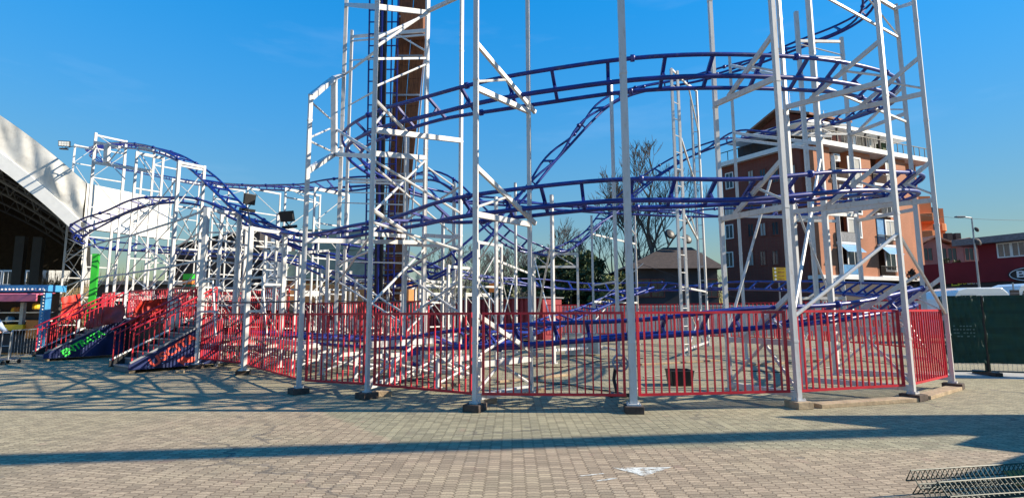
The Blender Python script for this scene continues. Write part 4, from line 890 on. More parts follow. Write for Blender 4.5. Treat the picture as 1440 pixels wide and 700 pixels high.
# diagonals and girts along the front line
def span(k1, k2, zs, x=True, s='o'):
    for i, z in enumerate(zs[:-1]):
        if z < min(POSTS[k1+s][2], POSTS[k2+s][2]):
            beam(V3(k1+s, z), V3(k2+s, z), .05, .06)
            zt = zs[i+1]
            if zt < min(POSTS[k1+s][2], POSTS[k2+s][2])+.6:
                brace(V3(k1+s, z), V3(k2+s, zt), .034)
                if x: brace(V3(k1+s, zt), V3(k2+s, z), .034)
for a, b in (('l2','l9'),('l9','l1'),('l3','l2'),('l4','l3'),('l7','l4'),('l5','l7'),('l6','l5')): span(a, b, [1.9, 3.3, 4.9, 6.5], x=(a in ('l2','l4','l6')))
for a, b in (('l3','l8'),('m1','l3'),('m2','m6'),('m3','m2'),('l8','m4')): span(a, b, [1.2, 2.9, 4.6, 6.2], x=False, s='i')
# U-shaped frame under the far left turn
pa, pb = POSTS['l5o'], POSTS['l4o']
u0 = P(134, 200, pa[1]); u1 = P(173, 207, pa[1]-1.3); beam(u0, P(168, 207, pa[1]-1.6), .1, .12); BEAMS.append((P(151, 203, pa[1]-.9), P(150, 229, pa[1]-.9), .2, .2)); beam(P(133, 229, pa[1]), P(213, 241, pa[1]-2.4), .12, .14)
brace(P(135, 205, pa[1]), P(146, 229, pa[1]-.5), .05); brace(P(172, 205, pa[1]-1.5), P(152, 229, pa[1]-.9), .05); brace(P(154, 229, pa[1]-1), P(176, 252, pa[1]-1.8), .05); beam(P(106, 206, POSTS['l6o'][1]), P(128, 210, pa[1]), .07, .09); beam(P(196, 207, pa[1]-2), P(216, 212, pa[1]-2.6), .09, .11)
brace(P(192, 208, pa[1]-2), P(213, 240, pa[1]-2.6), .05)
# outer post row between the fences
post('f1', (342, 520), 318, .1); post('f2', (276, 512), 292, .11)
IN = Vector((VA.x, VA.y, 0))*.35
beam(V3('f1', .95)+IN, V3('o0', .95)+IN, .08, .11); brace(V3('f1', .25)+IN, V3('f1', .9).lerp(V3('o0', .9), .55)+IN, .06); beam(V3('f2', .95)+IN, V3('f1', .95)+IN, .08, .1); brace(V3('f1', .9).lerp(V3('f2', .9), .4)+IN, V3('f2', .25)+IN, .06)
for k_ in ('f1', 'f2', 'o0'): beam(V3(k_, .95), V3(k_, .95)+IN*1.2, .06, .08)
# small stiffening frames beside the front posts
for k in ('f2', 'f1'):
    c = V3(k, 2.6); beam(c, c+Vector((UA.x, UA.y, 0))*-.75, .05, .06)
    brace(c+Vector((UA.x, UA.y, 0))*-.75, V3(k, 1.0)+Vector((UA.x, UA.y, 0))*-1.15, .055); beam(V3(k, 1.7), V3(k, 1.7)+Vector((UA.x, UA.y, 0))*-.95, .05, .06)

# ---- lift hill
LB = P(533, 437, 17.2); LT = P(541, -60, 15.7)
def lift_pt(t, s, back=0.0):
    d = (LT-LB); x = Vector((1, 0, 0)); n = d.normalized().cross(x).normalized(); return LB+d*t+x*s+n*back
lift = MB().bar(lift_pt(0, 0, -.22), lift_pt(1, 0, -.22), .06).build('track', 'blue', RC); lift['label'] = 'steep lift track rising beside the brown boards'
for s in (-.46, .46): MB().bar(lift_pt(0, s, 0), lift_pt(1, s, 0), .045).build('rail', 'blue', lift)
for s in (-.26, .26): MB().bar(lift_pt(0, s, .02), lift_pt(1, s, .02), .038).build('rail', 'blue', lift)
ML = MB(); ML.bar(lift_pt(0, .0, -.1), lift_pt(1, .0, -.1), .26, .1); ML.build('chain_channel', 'black', lift)
for j in range(30):
    t = (j+.5)/30; MB().bar(lift_pt(t, -.46, -.03), lift_pt(t, .46, -.03), .03).build('crosstie', 'blue', lift)
WB = P(549, 437, 17.6); WT = P(586, -60, 16.4)
def wk(t, s, b=0.0):
    d = WT-WB; n = d.normalized().cross(Vector((1, 0, 0))).normalized(); return WB+d*t+Vector((1, 0, 0))*s+n*b
wm = MB()
N = 26
for j in range(N):
    t0 = j/N; t1 = (j+.985)/N; wd0 = .26+.30*t0
    for s0, s1 in ((-1, -.02), (.02, 1)):
        a = wk(t0, s0*wd0); b = wk(t0, s1*wd0); c = wk(t1, s1*(.26+.30*t1)); d = wk(t1, s0*(.26+.30*t1)); nn = (d-a).normalized().cross(b-a).normalized()*.035*(1+.4*random.random())
        wm.prism([a, b, c, d], nn)
walk = wm.build('lift_walkway', 'brown', RC)
for t in [i/9+.05 for i in range(9)]: MB().bar(wk(t, -.45, -.05), wk(t, .45, -.05), .05, .06).build('crossbar', 'steel', walk)
bx_ = MB(); a = P(563, 45, 15.9); bx_.box(a, (.72, 0, 0), (0, .5, 0), (0, 0, .75)); bx_.build('drive_housing', 'brown', RC)
for s in (-.42, .45): MB().bar(wk(0, s, .05), wk(1, s*1.15, .05), .045).build('handrail', 'white', walk)

# ---- emit beams and braces
def emit(lst, name, fn):
    sc = lambda e: (e[1]-e[0]).length*e[2]/max(1.0, ((e[0]+e[1])/2).y)**2
    lst = [e for e in lst if (e[1]-e[0]).length > .05]
    lst.sort(key=sc, reverse=True)
    for e in lst[:100]:
        mb = MB(); fn(mb, e); mb.build(name, 'white', RC)
    if lst[100:]:
        mb = MB()
        for e in lst[100:]: fn(mb, e)
        o = mb.build(name, 'white', RC); o['kind'] = 'stuff'
emit(BEAMS, 'beam', lambda mb, e: mb.bar(e[0], e[1], e[2], e[3]))
emit(BRACES, 'brace', lambda mb, e: mb.tube([e[0], e[1]], e[2]*.55, 6))
print('posts', len(POSTS), 'beams', len(BEAMS), 'braces', len(BRACES))
# ================================================================== FENCES
BAR = {}
def bar_mesh(h, material, r=.016):
    key = (round(h, 2), material, r)
    if key not in BAR:
        mb = MB(); mb.cbox((0, 0, h/2), r*2, r*2, h); me = bpy.data.meshes.new('baluster'); me.from_pydata(mb.v, [], mb.f); me.materials.append(M[material]); BAR[key] = me
    return BAR[key]
def fence_panel(a, b, z0, z1, label, group, spacing=.132, material='red', rr=.021, extra_rail=None, r=.0125, name='railing_fence'):
    a = Vector((a[0], a[1], 0)); b = Vector((b[0], b[1], 0)); d = b-a; ln = d.length
    root = empty(name, ((a.x+b.x)/2, (a.y+b.y)/2, z0), label, 'fence', group)
    u = d.normalized(); ZZ = lambda z: Vector((0, 0, z))
    for nm, z in (('top_rail', z1), ('bottom_rail', z0)): MB().bar(a+ZZ(z), b+ZZ(z), rr*2, rr*2).build(nm, material, root)
    for p in (a, b): q = p+u*(rr if p is a else -rr); MB().bar(q+ZZ(z0+rr+.001), q+ZZ(z1-rr-.001), rr*2, rr*2, up=(u.x, u.y, 0)).build('end_post', material, root)
    me = bar_mesh(z1-z0-rr*2-.004, material, r); k = int(ln/spacing)
    for j in range(1, k):
        p = a+d*(j/k)
        o = link_mesh('baluster', me, root, p+ZZ(z0+rr+.002)); o.rotation_euler.z = math.atan2(u.y, u.x)
    return root
GF = 'red railing panels along the front of the ride'
def PO(k): return Vector(POSTS[k][:2])
fr_list = [('f2','f1','red railing panel between the exit stairs and the first outer post to their right'),('f1','o0','red railing panel left of the post with the stepped white frame'),('o0','o1','red railing panel between the stepped frame post and the tall tower post'),('o1','o2','dark red railing panel directly right of the tall tower post'),('o2','o3','red railing panel mid curve, with the hand wheel stand behind it'),('o3','o4','bright red railing panel with the black crate behind it'),('o4','o5','bright red railing panel with long white diagonals crossing above it'),('o5','o6','sunlit red railing panel at the far right corner')]
for k1, k2, lb in fr_list:
    a, b = PO(k1), PO(k2); u = (b-a).normalized(); inw = Vector((-u.y, u.x))*.06
    ht = 1.62 if k1 not in ('o4', 'o5') else 1.63
    fence_panel(a+u*.11+inw, b-u*.11+inw, .27 if k1 != 'f2' else .3, ht, lb, GF, .132 if k1 != 'f1' else .2)
GB_ = 'red railing panels at the back of the ride'
ang = [-8+i*13.2 for i in range(9)]
names = ['behind the right hand posts', 'below the brick apartments', 'right of the ladder column', 'behind the ladder column', 'below the hip roofed house', 'left of the hip roofed house', 'below the dark evergreens', 'behind the dip truss']
for i in range(8):
    p = [CEN+Vector((math.cos(math.radians(t)), math.sin(math.radians(t))))*9.9 for t in (ang[i], ang[i+1])]
    fence_panel(p[0], p[1].lerp(p[0], .03), .45, 1.98, 'low red railing panel across the ride, '+names[i], GB_, .17, r=.014)
bk = ['behind the tower', 'left of the brown lift', 'below the orange band', 'below the sign pillar', 'left of the sign pillar']
for i in range(5):
    a = L(1+i*3.1, 9.9); b = L(3.95+i*3.1, 9.9); fence_panel(a, b, .45, 1.98, 'low red railing panel on the far straight of the ride, '+bk[i], GB_, .2, r=.014)
# red storage container wall at the far side (seen through the tower)
RW = empty('storage_container', (L(11.5, 7.2).x, L(11.5, 7.2).y, 0), 'dark red corrugated container standing behind the tower', 'container'); mb = MB(); n = 59
for i in range(n):
    p = L(7.2+i*.15, 7.2+(.06 if i % 2 else 0), .15); q = L(7.35+i*.15, 7.2+(.06 if i % 2 else 0), .15); mb.add([p, q, q+Vector((0, 0, 2.2)), p+Vector((0, 0, 2.2))], [(0, 1, 2, 3)])
    if i: 
        p2 = L(7.2+i*.15, 7.2+(0 if i % 2 else .06), .15); mb.add([p2, p, p+Vector((0, 0, 2.2)), p2+Vector((0, 0, 2.2))], [(0, 1, 2, 3)])
mb.build('front_wall', 'darkred', RW); mb = MB(); mb.prism([L(7.2, 7.3, .15), L(16.1, 7.3, .15), L(16.1, 9.2, .15), L(7.2, 9.2, .15)], (0, 0, 2.2)); mb.build('body', 'darkred', RW)
mb = MB(); mb.prism([L(7.1, 7.1, 2.36), L(16.2, 7.1, 2.36), L(16.2, 9.3, 2.36), L(7.1, 9.3, 2.36)], (0, 0, .08)); mb.build('roof', 'grey', RW)
# ================================================================== STAIRS AND PLATFORM
VA3 = Vector((VA.x, VA.y, 0)); UA3 = Vector((UA.x, UA.y, 0)); Z3 = Vector((0, 0, 1))
PZ = 1.42
def stairs(A, width, run, label, word, wm_, arrow, nst=8):
    """A: right-hand foot corner; steps climb along VA, width along UA"""
    A = Vector((A.x, A.y, 0)); root = empty('access_stairs', A+UA3*width/2, label, 'stairs', 'metal stairs up to the ride platform')
    rise = PZ/nst; tr = run/nst
    for i in range(nst):
        mb = MB(); o = A+VA3*(i*tr)+Z3*((i+1)*rise-.03); mb.box(o+UA3*.06, UA3*(width-.12), VA3*(tr+.03), Z3*.03); st = mb.build('step', 'grey', root)
        mb = MB(); mb.box(A+VA3*(i*tr+.012)+UA3*.06+Z3*(i*rise+.012), UA3*(width-.12), VA3*.02, Z3*(rise-.05)); mb.build('riser', 'grey', st)
        mb = MB(); mb.box(o+UA3*.06-VA3*.012+Z3*.002, UA3*(width-.12), VA3*.03, Z3*.031); mb.build('nosing', 'steel', st)
    for s, nm in ((0, 'skirt'), (1, 'stringer')):
        q = A+UA3*(width*s); th = UA3*(-.05 if s == 0 else .05)
        pl = [q-VA3*.08+Z3*.1, q+VA3*(run+.25)+Z3*.1, q+VA3*(run+.25)+Z3*(PZ+.06), q+VA3*run+Z3*(PZ+.06), q-VA3*.08+Z3*.26]
        mb = MB(); mb.prism(pl, th); sk = mb.build(nm, 'navy' if s == 0 else 'black', root)
        if s == 0:
            X = VA3*run+Z3*PZ; n = -UA3; c = q+VA3*(run*.47)+Z3*(PZ*.47-.08)+n*.058
            text('lettering', word, wm_, c, X, Z3, .34, sk, extrude=.004, width=run*.64, bold=.012)
            mb = MB()
            for k in range(16):
                a = random.uniform(.3, run+.1); z = random.uniform(.15, min(PZ*a/run-.05, PZ)) if PZ*a/run > .25 else .15; p = q+VA3*a+Z3*z+n*.056; r = random.uniform(.008, .03); mb.prism([p+VA3*r, p+Z3*r*.3+VA3*r*.3, p+Z3*r, p+Z3*r*.3-VA3*r*.3, p-VA3*r, p-Z3*r*.3-VA3*r*.3, p-Z3*r, p-Z3*r*.3+VA3*r*.3], n*.002)
            mb.build('painted_stars', 'star', sk)
            if arrow:
                p = q+VA3*(run*.54)+Z3*.27+n*.058; w_ = .5
                mb = MB(); mb.prism([p-VA3*.05, p+VA3*.16+Z3*.15, p+VA3*.16+Z3*.07, p+VA3*w_+Z3*.09, p+VA3*w_-Z3*.07, p+VA3*.16-Z3*.07, p+VA3*.16-Z3*.15], n*.003); mb.build('painted_arrow', 'text_red', sk)
        # edge trim
        mb = MB(); mb.bar(q+Z3*.29-VA3*.06+UA3*(.055 if s else -.055), q+VA3*run+Z3*(PZ+.09)+UA3*(.055 if s else -.055), .03, .05); mb.build('edge_trim', 'trim' if s else 'steel', root)
        hr = MB(); b0 = q+Z3*1.18; b1 = q+VA3*run+Z3*(PZ+1.05); hr.tube([b0-VA3*.1, b1], .028, 8); hr.tube([b0-Z3*.12+VA3*.05, b1-Z3*.12], .018, 8); h = hr.build('handrail', 'red', root)
        k = 17
        for j in range(k+1):
            p = q+VA3*(run*j/k); zb = .3+(PZ)*(j/k); zt = 1.15+(PZ-.12)*(j/k); MB().bar(p+Z3*zb, p+Z3*zt, .036 if j in (0, k) else .02, up=(VA3.x, VA3.y, 0)).build('baluster', 'red', h)
    for s in (.05, .95):
        mb = MB(); q = A+UA3*width*s+VA3*.05; mb.cbox((q.x, q.y, .05), .14, .14, .1, .6); mb.build('foot_pad', 'wood', root)
    return root
A1 = G(184, 524, .02); A2 = G(64, 507, .02)
stairs(A1, 1.5, 2.15, 'metal stairs with USCITA and an arrow in red on a dark blue skirt', 'USCITA', 'text_red', True)
stairs(A2, 1.45, 2.15, 'metal stairs with ENTRATA in green on a dark skirt', 'ENTRATA', 'text_green', False)
def TO(p): q = Vector((p.x, p.y))-CEN; return q.dot(UA), q.dot(VA)
t1, o1_ = TO(A1); t2, o2_ = TO(A2); oF = min(o1_, o2_)+2.2
PL = empty('boarding_platform', tuple(L((t1+t2)/2, oF+1, 0)), 'raised boarding platform with dark deck between the two stairs', 'platform')
mb = MB(); mb.prism([L(t1-.4, o1_+2.17, PZ-.1), L(t2+3.0, o2_+2.17, PZ-.1), L(t2+3.0, oF+2.6, PZ-.1), L(t1-.4, oF+2.6, PZ-.1)], (0, 0, .1)); mb.build('deck', 'grey', PL)
mb = MB(); mb.prism([L(t1+1.55, o1_+2.25, .12), L(t2-.05, o2_+2.25, .12), L(t2-.05, o2_+2.29, .12), L(t1+1.55, o1_+2.29, .12)], (0, 0, PZ-.23)); mb.build('front_skirt', 'black', PL)
for t in (t1, t1+2.4, t1+4.2, t2, t2+2):
    p = L(t, oF+.4); mb = MB(); mb.cbox((p.x, p.y, PZ/2-.05), .1, .1, PZ-.1, .9); mb.build('leg', 'white', PL)
GP = 'red railing panels on the boarding platform'
fence_panel(L(t1+1.6, o1_+2.3), L(t1+3.5, (o1_+o2_)/2+2.25), PZ+.1, PZ+1.1, 'red platform railing just left of the exit stairs', GP, .13, r=.011)
fence_panel(L(t1+3.6, (o1_+o2_)/2+2.27), L(t2-.1, o2_+2.3), PZ+.1, PZ+1.1, 'red platform railing just right of the entrance stairs', GP, .13, r=.011)
fence_panel(L(t2+1.55, o2_+2.3), L(t2+3.0, o2_+2.3), PZ+.1, PZ+1.1, 'red platform railing at the far left of the entrance stairs', GP, .13, r=.011)
fence_panel(L(t1-.4, oF+2.5), L(t1+3.4, oF+2.5), PZ+.1, PZ+1.1, 'red railing along the rear of the platform behind the exit stairs', GP, .13, r=.011)
fence_panel(L(t1+3.5, oF+2.5), L(t2+2.9, oF+2.5), PZ+.1, PZ+1.1, 'red railing along the rear of the platform behind the entrance stairs', GP, .13, r=.011)
fence_panel(L(2.2, -5.9), L(5.0, -5.9), .95, 1.95, 'red inner railing behind the brake track, nearer the tower', GP, .13, r=.011); fence_panel(L(5.1, -5.9), L(t1-.5, -5.9), .95, 1.95, 'red inner railing behind the brake track, nearer the exit stairs', GP, .13, r=.011)
# draped tarpaulins
def tarp(corners, label, m_, name='tarpaulin', sag=.22, nu=22, nv=14, cat='tarpaulin', group=None):
    a, b, c, d = [Vector(v) for v in corners]; n = (b-a).cross(d-a).normalized(); mb = MB()
    for thick in (0, .012):
        for i in range(nu+1):
            for j in range(nv+1):
                u, v = i/nu, j/nv; p = a.lerp(b, u).lerp(d.lerp(c, u), v); p = p+n*(thick+sag*(.6*noise.noise((u*4+a.x, v*2.2, 1))+.5*math.sin(u*17+3*v)*.25*(1-v*.5)))+Z3*(.06*noise.noise((u*6, 0, a.y)) if v > .9 else 0); mb.v.append(p)
    k = (nu+1)*(nv+1)
    for s in (0, k):
        for i in range(nu):
            for j in range(nv): q = s+i*(nv+1)+j; mb.f.append((q, q+nv+1, q+nv+2, q+1))
    o = mb.build(name, m_, smooth=True); return tag(o, label, cat, group)
GT = 'red tarpaulins hung on the platform'
tarp([P(180, 455, 17.5), P(222, 452, 18.5), P(240, 417, 18.7), P(197, 424, 17.7)], 'bright orange red tarpaulin draped behind the exit stairs', 'redtarp', group=GT)
tarp([P(122, 462, 20.6), P(172, 452, 19.4), P(176, 428, 19.5), P(126, 434, 20.7)], 'dark red tarpaulin draped across the platform between the stairs', 'darkred', group=GT)
tarp([P(84, 452, 21.0), P(116, 448, 22.2), P(113, 413, 22.3), P(86, 418, 21.2)], 'red tarpaulin panel at the top of the entrance stairs', 'redtarp', group=GT)
# white sack hanging at the top of the exit stairs
sk = MB(); c = P(246, 436, 17.2)
sk.lathe(c-Z3*.55, [(.05, 0), (.18, .03), (.23, .2), (.21, .45), (.17, .7), (.12, .86), (.05, .92)], 24)
for i, v in enumerate(sk.v): k = noise.noise((v.x*5, v.y*5, v.z*2.5)); v += (v-c)*.3*k
tag(sk.build('white_sack', 'bag', smooth=True), 'crumpled white cloth sack at the top of the exit stairs', 'sack')
# ================================================================== BLOCKS UNDER THE POSTS
GW = 'timber blocks under the ride posts'
def block(px, py, sx, sy, sz, m_, label, yaw=0.0, z=0.0):
    c = G(px, py, z); o = MB().cbox((c.x, c.y, z+sz/2), sx, sy, sz, yaw).build('timber_block', m_, bevel=.008); return tag(o, label, 'block', GW)
ks = {'f2':('dark timber block under the post beside the exit stairs','darkwood'),'f1':('dark timber block under the second outer post right of the exit stairs','darkwood'),'o0':('black stained block under the stepped frame post','darkwood'),'o1':('dark timber block under the tall tower post','darkwood'),'o2':('dark timber block under the post left of the hand wheel panel','darkwood'),'o3':('thin timber block under the central grey post','darkwood'),'o4':('pale timber block under the post with long diagonals','wood'),'o5':('dark timber block under the right corner post','darkwood'),'o6':('timber block under the rightmost post','darkwood')}
for k, (lb, m_) in ks.items():
    p = PO(k); q = p-CEN; o = MB().cbox((p.x, p.y, .06), .34, .3, .118, math.atan2(q.y, q.x)).build('timber_block', m_, bevel=.008); tag(o, lb, 'block', GW)
for k in [k for k in POSTS if k not in ks]:
    pass
block(539, 556, .3, .22, .1, 'wood', 'loose pale timber block lying right of the tall tower post', .35); block(690, 566, .22, .16, .09, 'wood', 'small pale timber offcut right of the post left of the hand wheel panel', .2)
block(253, 524, .22, .16, .07, 'wood', 'small pale timber offcut on the paving below the USCITA lettering', .4); block(330, 520, .3, .12, .06, 'wood', 'flat timber scrap left of the second outer post', .2); block(760, 552, .16, .12, .1, 'wood', 'small pale block beside the inner post left of the hand wheel', .3)
block(1147, 569, .26, .2, .1, 'wood', 'pale timber block in front of the post with long diagonals', .3) if False else None
GS = 'flat timber planks along the curve of the ride'
for k1, k2, lb in (('o4', 'o5', 'long flat plank on the paving between the long diagonal post and the corner post'), ('o5', 'o6', 'sunlit pale plank on the paving at the far right corner')):
    a, b = PO(k1), PO(k2); u = (b-a).normalized(); a3 = (a+u*.3).to_3d(); b3 = (b-u*.1).to_3d(); out = Vector((u.y, -u.x, 0))*.05
    tag(MB().bar(a3+out+Z3*.035, b3+out+Z3*.035, .26, .07).build('timber_plank', 'wood', bevel=.006), lb, 'plank', GS)
for (x0, y0, x1, y1), lb in (((700, 536, 800, 526), 'thin weathered plank lying behind the middle fence panel'), ((900, 512, 1010, 506), 'weathered plank lying across the enclosure floor near the ladder column'), ((1060, 512, 1180, 505), 'weathered plank lying behind the bright right hand panel'), ((1130, 536, 1270, 530), 'long pale plank lying just inside the right hand panels'), ((575, 545, 640, 540), 'short pale plank lying inside the fence below the tower')):
    a = G(x0, y0, .03); b = G(x1, y1, .03); tag(MB().bar(a, b, .16, .055).build('timber_plank', 'wood', bevel=.005), lb, 'plank', GS)
# ================================================================== SMALL THINGS INSIDE THE FENCE
CR = empty('plastic_crate', tuple(G(956, 541)), 'open black plastic crate on the ground behind the bright red panel', 'crate'); c = G(956, 541); mb = MB()
w0, w1, h = .34, .40, .33
for sx, sy in ((1, 0), (-1, 0), (0, 1), (0, -1)):
    n = Vector((sx, sy, 0)); t = Vector((-sy, sx, 0)); b0 = c+n*w0/1.6; b1 = c+n*w1/1.6+Z3*h; mb.prism([b0-t*w0/1.6, b0+t*w0/1.6, b1+t*w1/1.6, b1-t*w1/1.6], -n*.015)
mb.build('sides', 'black', CR); MB().cbox((c.x, c.y, .012), w0*1.2, w0*1.2, .02).build('floor', 'black', CR)
rm = MB(); rr = w1/1.6
rm.tube([c+Vector((sx*rr, sy*rr, h)) for sx, sy in ((1, 1), (-1, 1), (-1, -1), (1, -1), (1, 1))], .014, 6); rm.build('rim', 'black', CR)
hw = G(868, 556); HWE = empty('hand_wheel_stand', tuple(hw), 'small valve stand with a grey hand wheel left of the central grey post', 'machine')
mb = MB(); mb.tube([hw+Z3*.04, hw+Z3*.3+Vector((-.04, .1, 0)), hw+Z3*.52+Vector((.0, .12, 0))], .035, 8); mb.build('stand', 'black', HWE); mb = MB(); mb.bar(hw+Vector((-.2, -.1, .03)), hw+Vector((.25, -.1, .03)), .06, .06); mb.bar(hw+Vector((-.16, -.25, .03)), hw+Vector((-.06, .15, .03)), .05, .05); mb.bar(hw+Vector((.12, -.25, .03)), hw+Vector((.05, .15, .03)), .05, .05); mb.build('base_frame', 'black', HWE)
cw = hw+Vector((.1, .1, .62)); mb = MB(); mb.tube([cw+Vector((.15*math.cos(t*.3927), .05*math.sin(t*.3927), .15*math.sin(t*.3927))) for t in range(17)], .022, 8, caps=False)
for t in range(3): mb.tube([cw+Vector((.15*math.cos(t*1.05), .05*math.sin(t*1.05), .15*math.sin(t*1.05))), cw-Vector((.15*math.cos(t*1.05), .05*math.sin(t*1.05), .15*math.sin(t*1.05)))], .013, 6)
mb.build('wheel', 'steel', HWE); MB().bar(cw+Vector((-.55, .1, -.1)), cw+Vector((.1, 0, -.05)), .04, .05).build('lever', 'steel', HWE)
# cabinets beside the track
for i, (px, py, wd, ht, lb) in enumerate(((808, 500, .62, .75, 'white metal cabinet behind the low track, left of the central grey post'), (833, 499, .5, .72, 'narrower white metal cabinet close to the central grey post'))):
    c = G(px, py); cb = empty('control_cabinet', tuple(c), lb, 'cabinet', 'control cabinets inside the ride'); mb = MB(); mb.cbox((c.x, c.y, ht/2+.05), wd, .4, ht, .1); mb.build('body', 'trim', cb, bevel=.01); mb = MB(); mb.cbox((c.x-.02, c.y-.215, ht/2+.05), wd*.86, .02, ht*.86, .1); mb.build('door', 'curtain', cb); mb = MB(); mb.cbox((c.x, c.y, ht+.065), wd*1.1, .48, .03, .1); mb.build('lid', 'steel', cb)
c = G(564, 527); cbk = MB(); cbk.cbox((c.x, c.y-.3, .26), .5, .4, .5, .5); tag(cbk.build('concrete_block', 'concrete', bevel=.015), 'pale concrete ballast block inside the fence below the tower', 'block')
mb = MB(); c = G(583, 513); mb.lathe(c, [(.28, 0), (.3, .05), (.3, .45), (.26, .5)], 20); tag(mb.build('blue_drum', mat('blue_plastic', (.04, .06, .3), .5)), 'blue plastic drum standing inside the fence below the tower', 'drum')
# ================================================================== LIGHTS AND CABLES
def flood(c, face, label, sx=.5, sz=.32, parent=None, lens=True, arm=None):
    f = empty('floodlight', tuple(c), label, 'floodlight', None); fz = Vector(face).normalized(); x = fz.cross(Z3).normalized(); y = x.cross(fz)
    mb = MB(); mb.box(c-x*sx/2-y*sz/2-fz*.1, x*sx, fz*.1, y*sz); mb.build('housing', 'black', f, bevel=.012)
    if lens:
        for i in range(4):
            for j in range(2): mb = MB(); mb.box(c-x*(sx*.44)+x*sx*.225*i-y*sz*.4+y*sz*.41*j+fz*.001, x*sx*.2, fz*.012, y*sz*.36); mb.build('lens', 'bulb', f)
    mb = MB(); mb.tube([c-x*sx*.2-y*sz*.5, c-y*(sz*.5+.15), c+x*sx*.2-y*sz*.5], .016, 6); mb.tube([c-y*(sz*.5+.15), Vector(arm) if arm is not None else c-y*(sz*.5+.4)], .022, 6); mb.build('bracket', 'black', f)
    mb = MB(); q = c-y*(sz*.5+.22); mb.box(q-x*.2-fz*.12, x*.4, fz*.24, y*.09); mb.build('base_plate', 'black', f); return f
l6 = POSTS['l6o']
flood(P(90, 202, l6[1]), (.25, -1, -.15), 'lit faced floodlight with eight lenses on the far left post', .66, .36, arm=Vector((l6[0], l6[1], l6[2]-.1)))
flood(P(350, 280, 16.2), (-.7, .6, .2), 'black floodlight tilted back beside the long front hill of track', .34, .34, lens=False, arm=Vector((POSTS['l1o'][0], POSTS['l1o'][1], POSTS['l1o'][2]-.02)))
m4 = POSTS['m4o']; flood(P(405, 304, 16.6), (.3, 1, .3), 'broad black floodlight bank above the white frames left of the tower', .5, .34, lens=False, arm=Vector((m4[0], m4[1], m4[2])))
def cable(pts, label, r=.012, sag=.0): 
    a, b = Vector(pts[0]), Vector(pts[-1]); q = [a.lerp(b, i/16)-Z3*sag*4*(i/16)*(1-i/16) for i in range(17)]; tag(MB().tube(q, r, 5).build('cable', 'black'), label, 'cable')
cable([V3('l2o', zat(*POSTS['l2o'][:2], 424)), V3('o0', zat(*POSTS['o0'][:2], 423))], 'black cable strung level from the exit stairs post to the stepped frame post', .018, .03); cable([V3('a4', zat(*POSTS['a4'][:2], 423)), V3('a2', zat(*POSTS['a2'][:2], 423))], 'black cable strung between the tower legs', .018, .02)
cable([P(888, 366, 34), P(1085, 437, 30)], 'thin pale cable slanting down in front of the hip roofed house', .015); cable([P(1290, 302, 60), P(1480, 310, 60)], 'thin wire crossing the sky above the dark red building', .02, .2)
def ground_cable(pix, label):
    q = [G(x, y, .018) for x, y in pix]; pts = []
    for i in range(len(q)-1):
        for k in range(8): t = k/8; pts.append(q[i].lerp(q[i+1], t)+Vector((.05*math.sin(9*t+i*2), .05*math.sin(6*t+i), 0)))
    tag(MB().tube(pts+[q[-1]], .014, 6).build('cable', 'black'), label, 'cable')
ground_cable([(872, 553), (800, 541), (742, 535), (690, 541)], 'black cable lying on the paving left of the hand wheel stand'); ground_cable([(905, 530), (1010, 519), (1100, 523), (1170, 516)], 'black cable lying on the enclosure floor behind the black crate'); ground_cable([(530, 541), (580, 534), (640, 528)], 'black cable lying on the paving inside the fence below the tower'); ground_cable([(700, 512), (790, 516), (840, 508), (905, 503)], 'black cable snaking past the white cabinets')
# green pole
c = P(129, 430, 24); GPo = empty('green_pole', (c.x, 24, 0), 'bright green square pole behind the ride entrance', 'pole'); z = zat(c.x, 24, 357); MB().cbox((c.x, 24, z/2), .24, .24, z, .4).build('shaft', 'green', GPo); MB().cbox((c.x, 24, .03), .5, .5, .06, .4).build('base_plate', 'black', GPo)
# yellow poster board
c0 = P(1088, 396, 22); c1 = P(1105, 376, 22); YS = empty('yellow_sign', ((c0.x+c1.x)/2, 22, c0.z), 'small yellow sign board behind the post with long diagonals', 'sign'); mb = MB(); mb.box((c0.x, 22, c0.z), (c1.x-c0.x, 0, 0), (0, .04, 0), (0, 0, c1.z-c0.z)); mb.build('board', 'yellow', YS); 
for i in range(4): MB().lathe((c0.x+.09, 21.998, c0.z+.1+i*.15), [(.045, 0), (.045, .006)], 10, (0, -1, 0)).build('white_dot', 'text_white', YS)
mb = MB()
for i in range(4): mb.box((c0.x+.2, 21.99, c0.z+.07+i*.15), (.26, 0, 0), (0, .008, 0), (0, 0, .05))
mb.build('printed_rows', 'rust', YS); MB().bar((c0.x+.25, 22.06, 0), (c0.x+.25, 22.06, c1.z), .05).build('post', 'steel', YS)
# beer coloured sign in the middle distance
c = P(691, 402, 30); MS = empty('hanging_sign', tuple(c), 'small amber and white sign panel hanging in the middle distance right of the tower', 'sign'); mb = MB(); mb.box(c+Vector((-.13, 0, -.35)), (.28, 0, 0), (0, .05, 0), (0, 0, .5)); mb.build('lower_panel', 'orange', MS); mb = MB(); mb.box(c+Vector((-.15, 0, .155)), (.32, 0, 0), (0, .05, 0), (0, 0, .22)); mb.build('upper_panel', 'trim', MS); MB().bar((c.x, 30.08, 0), (c.x, 30.08, c.z+.4), .05).build('post', 'steel', MS)
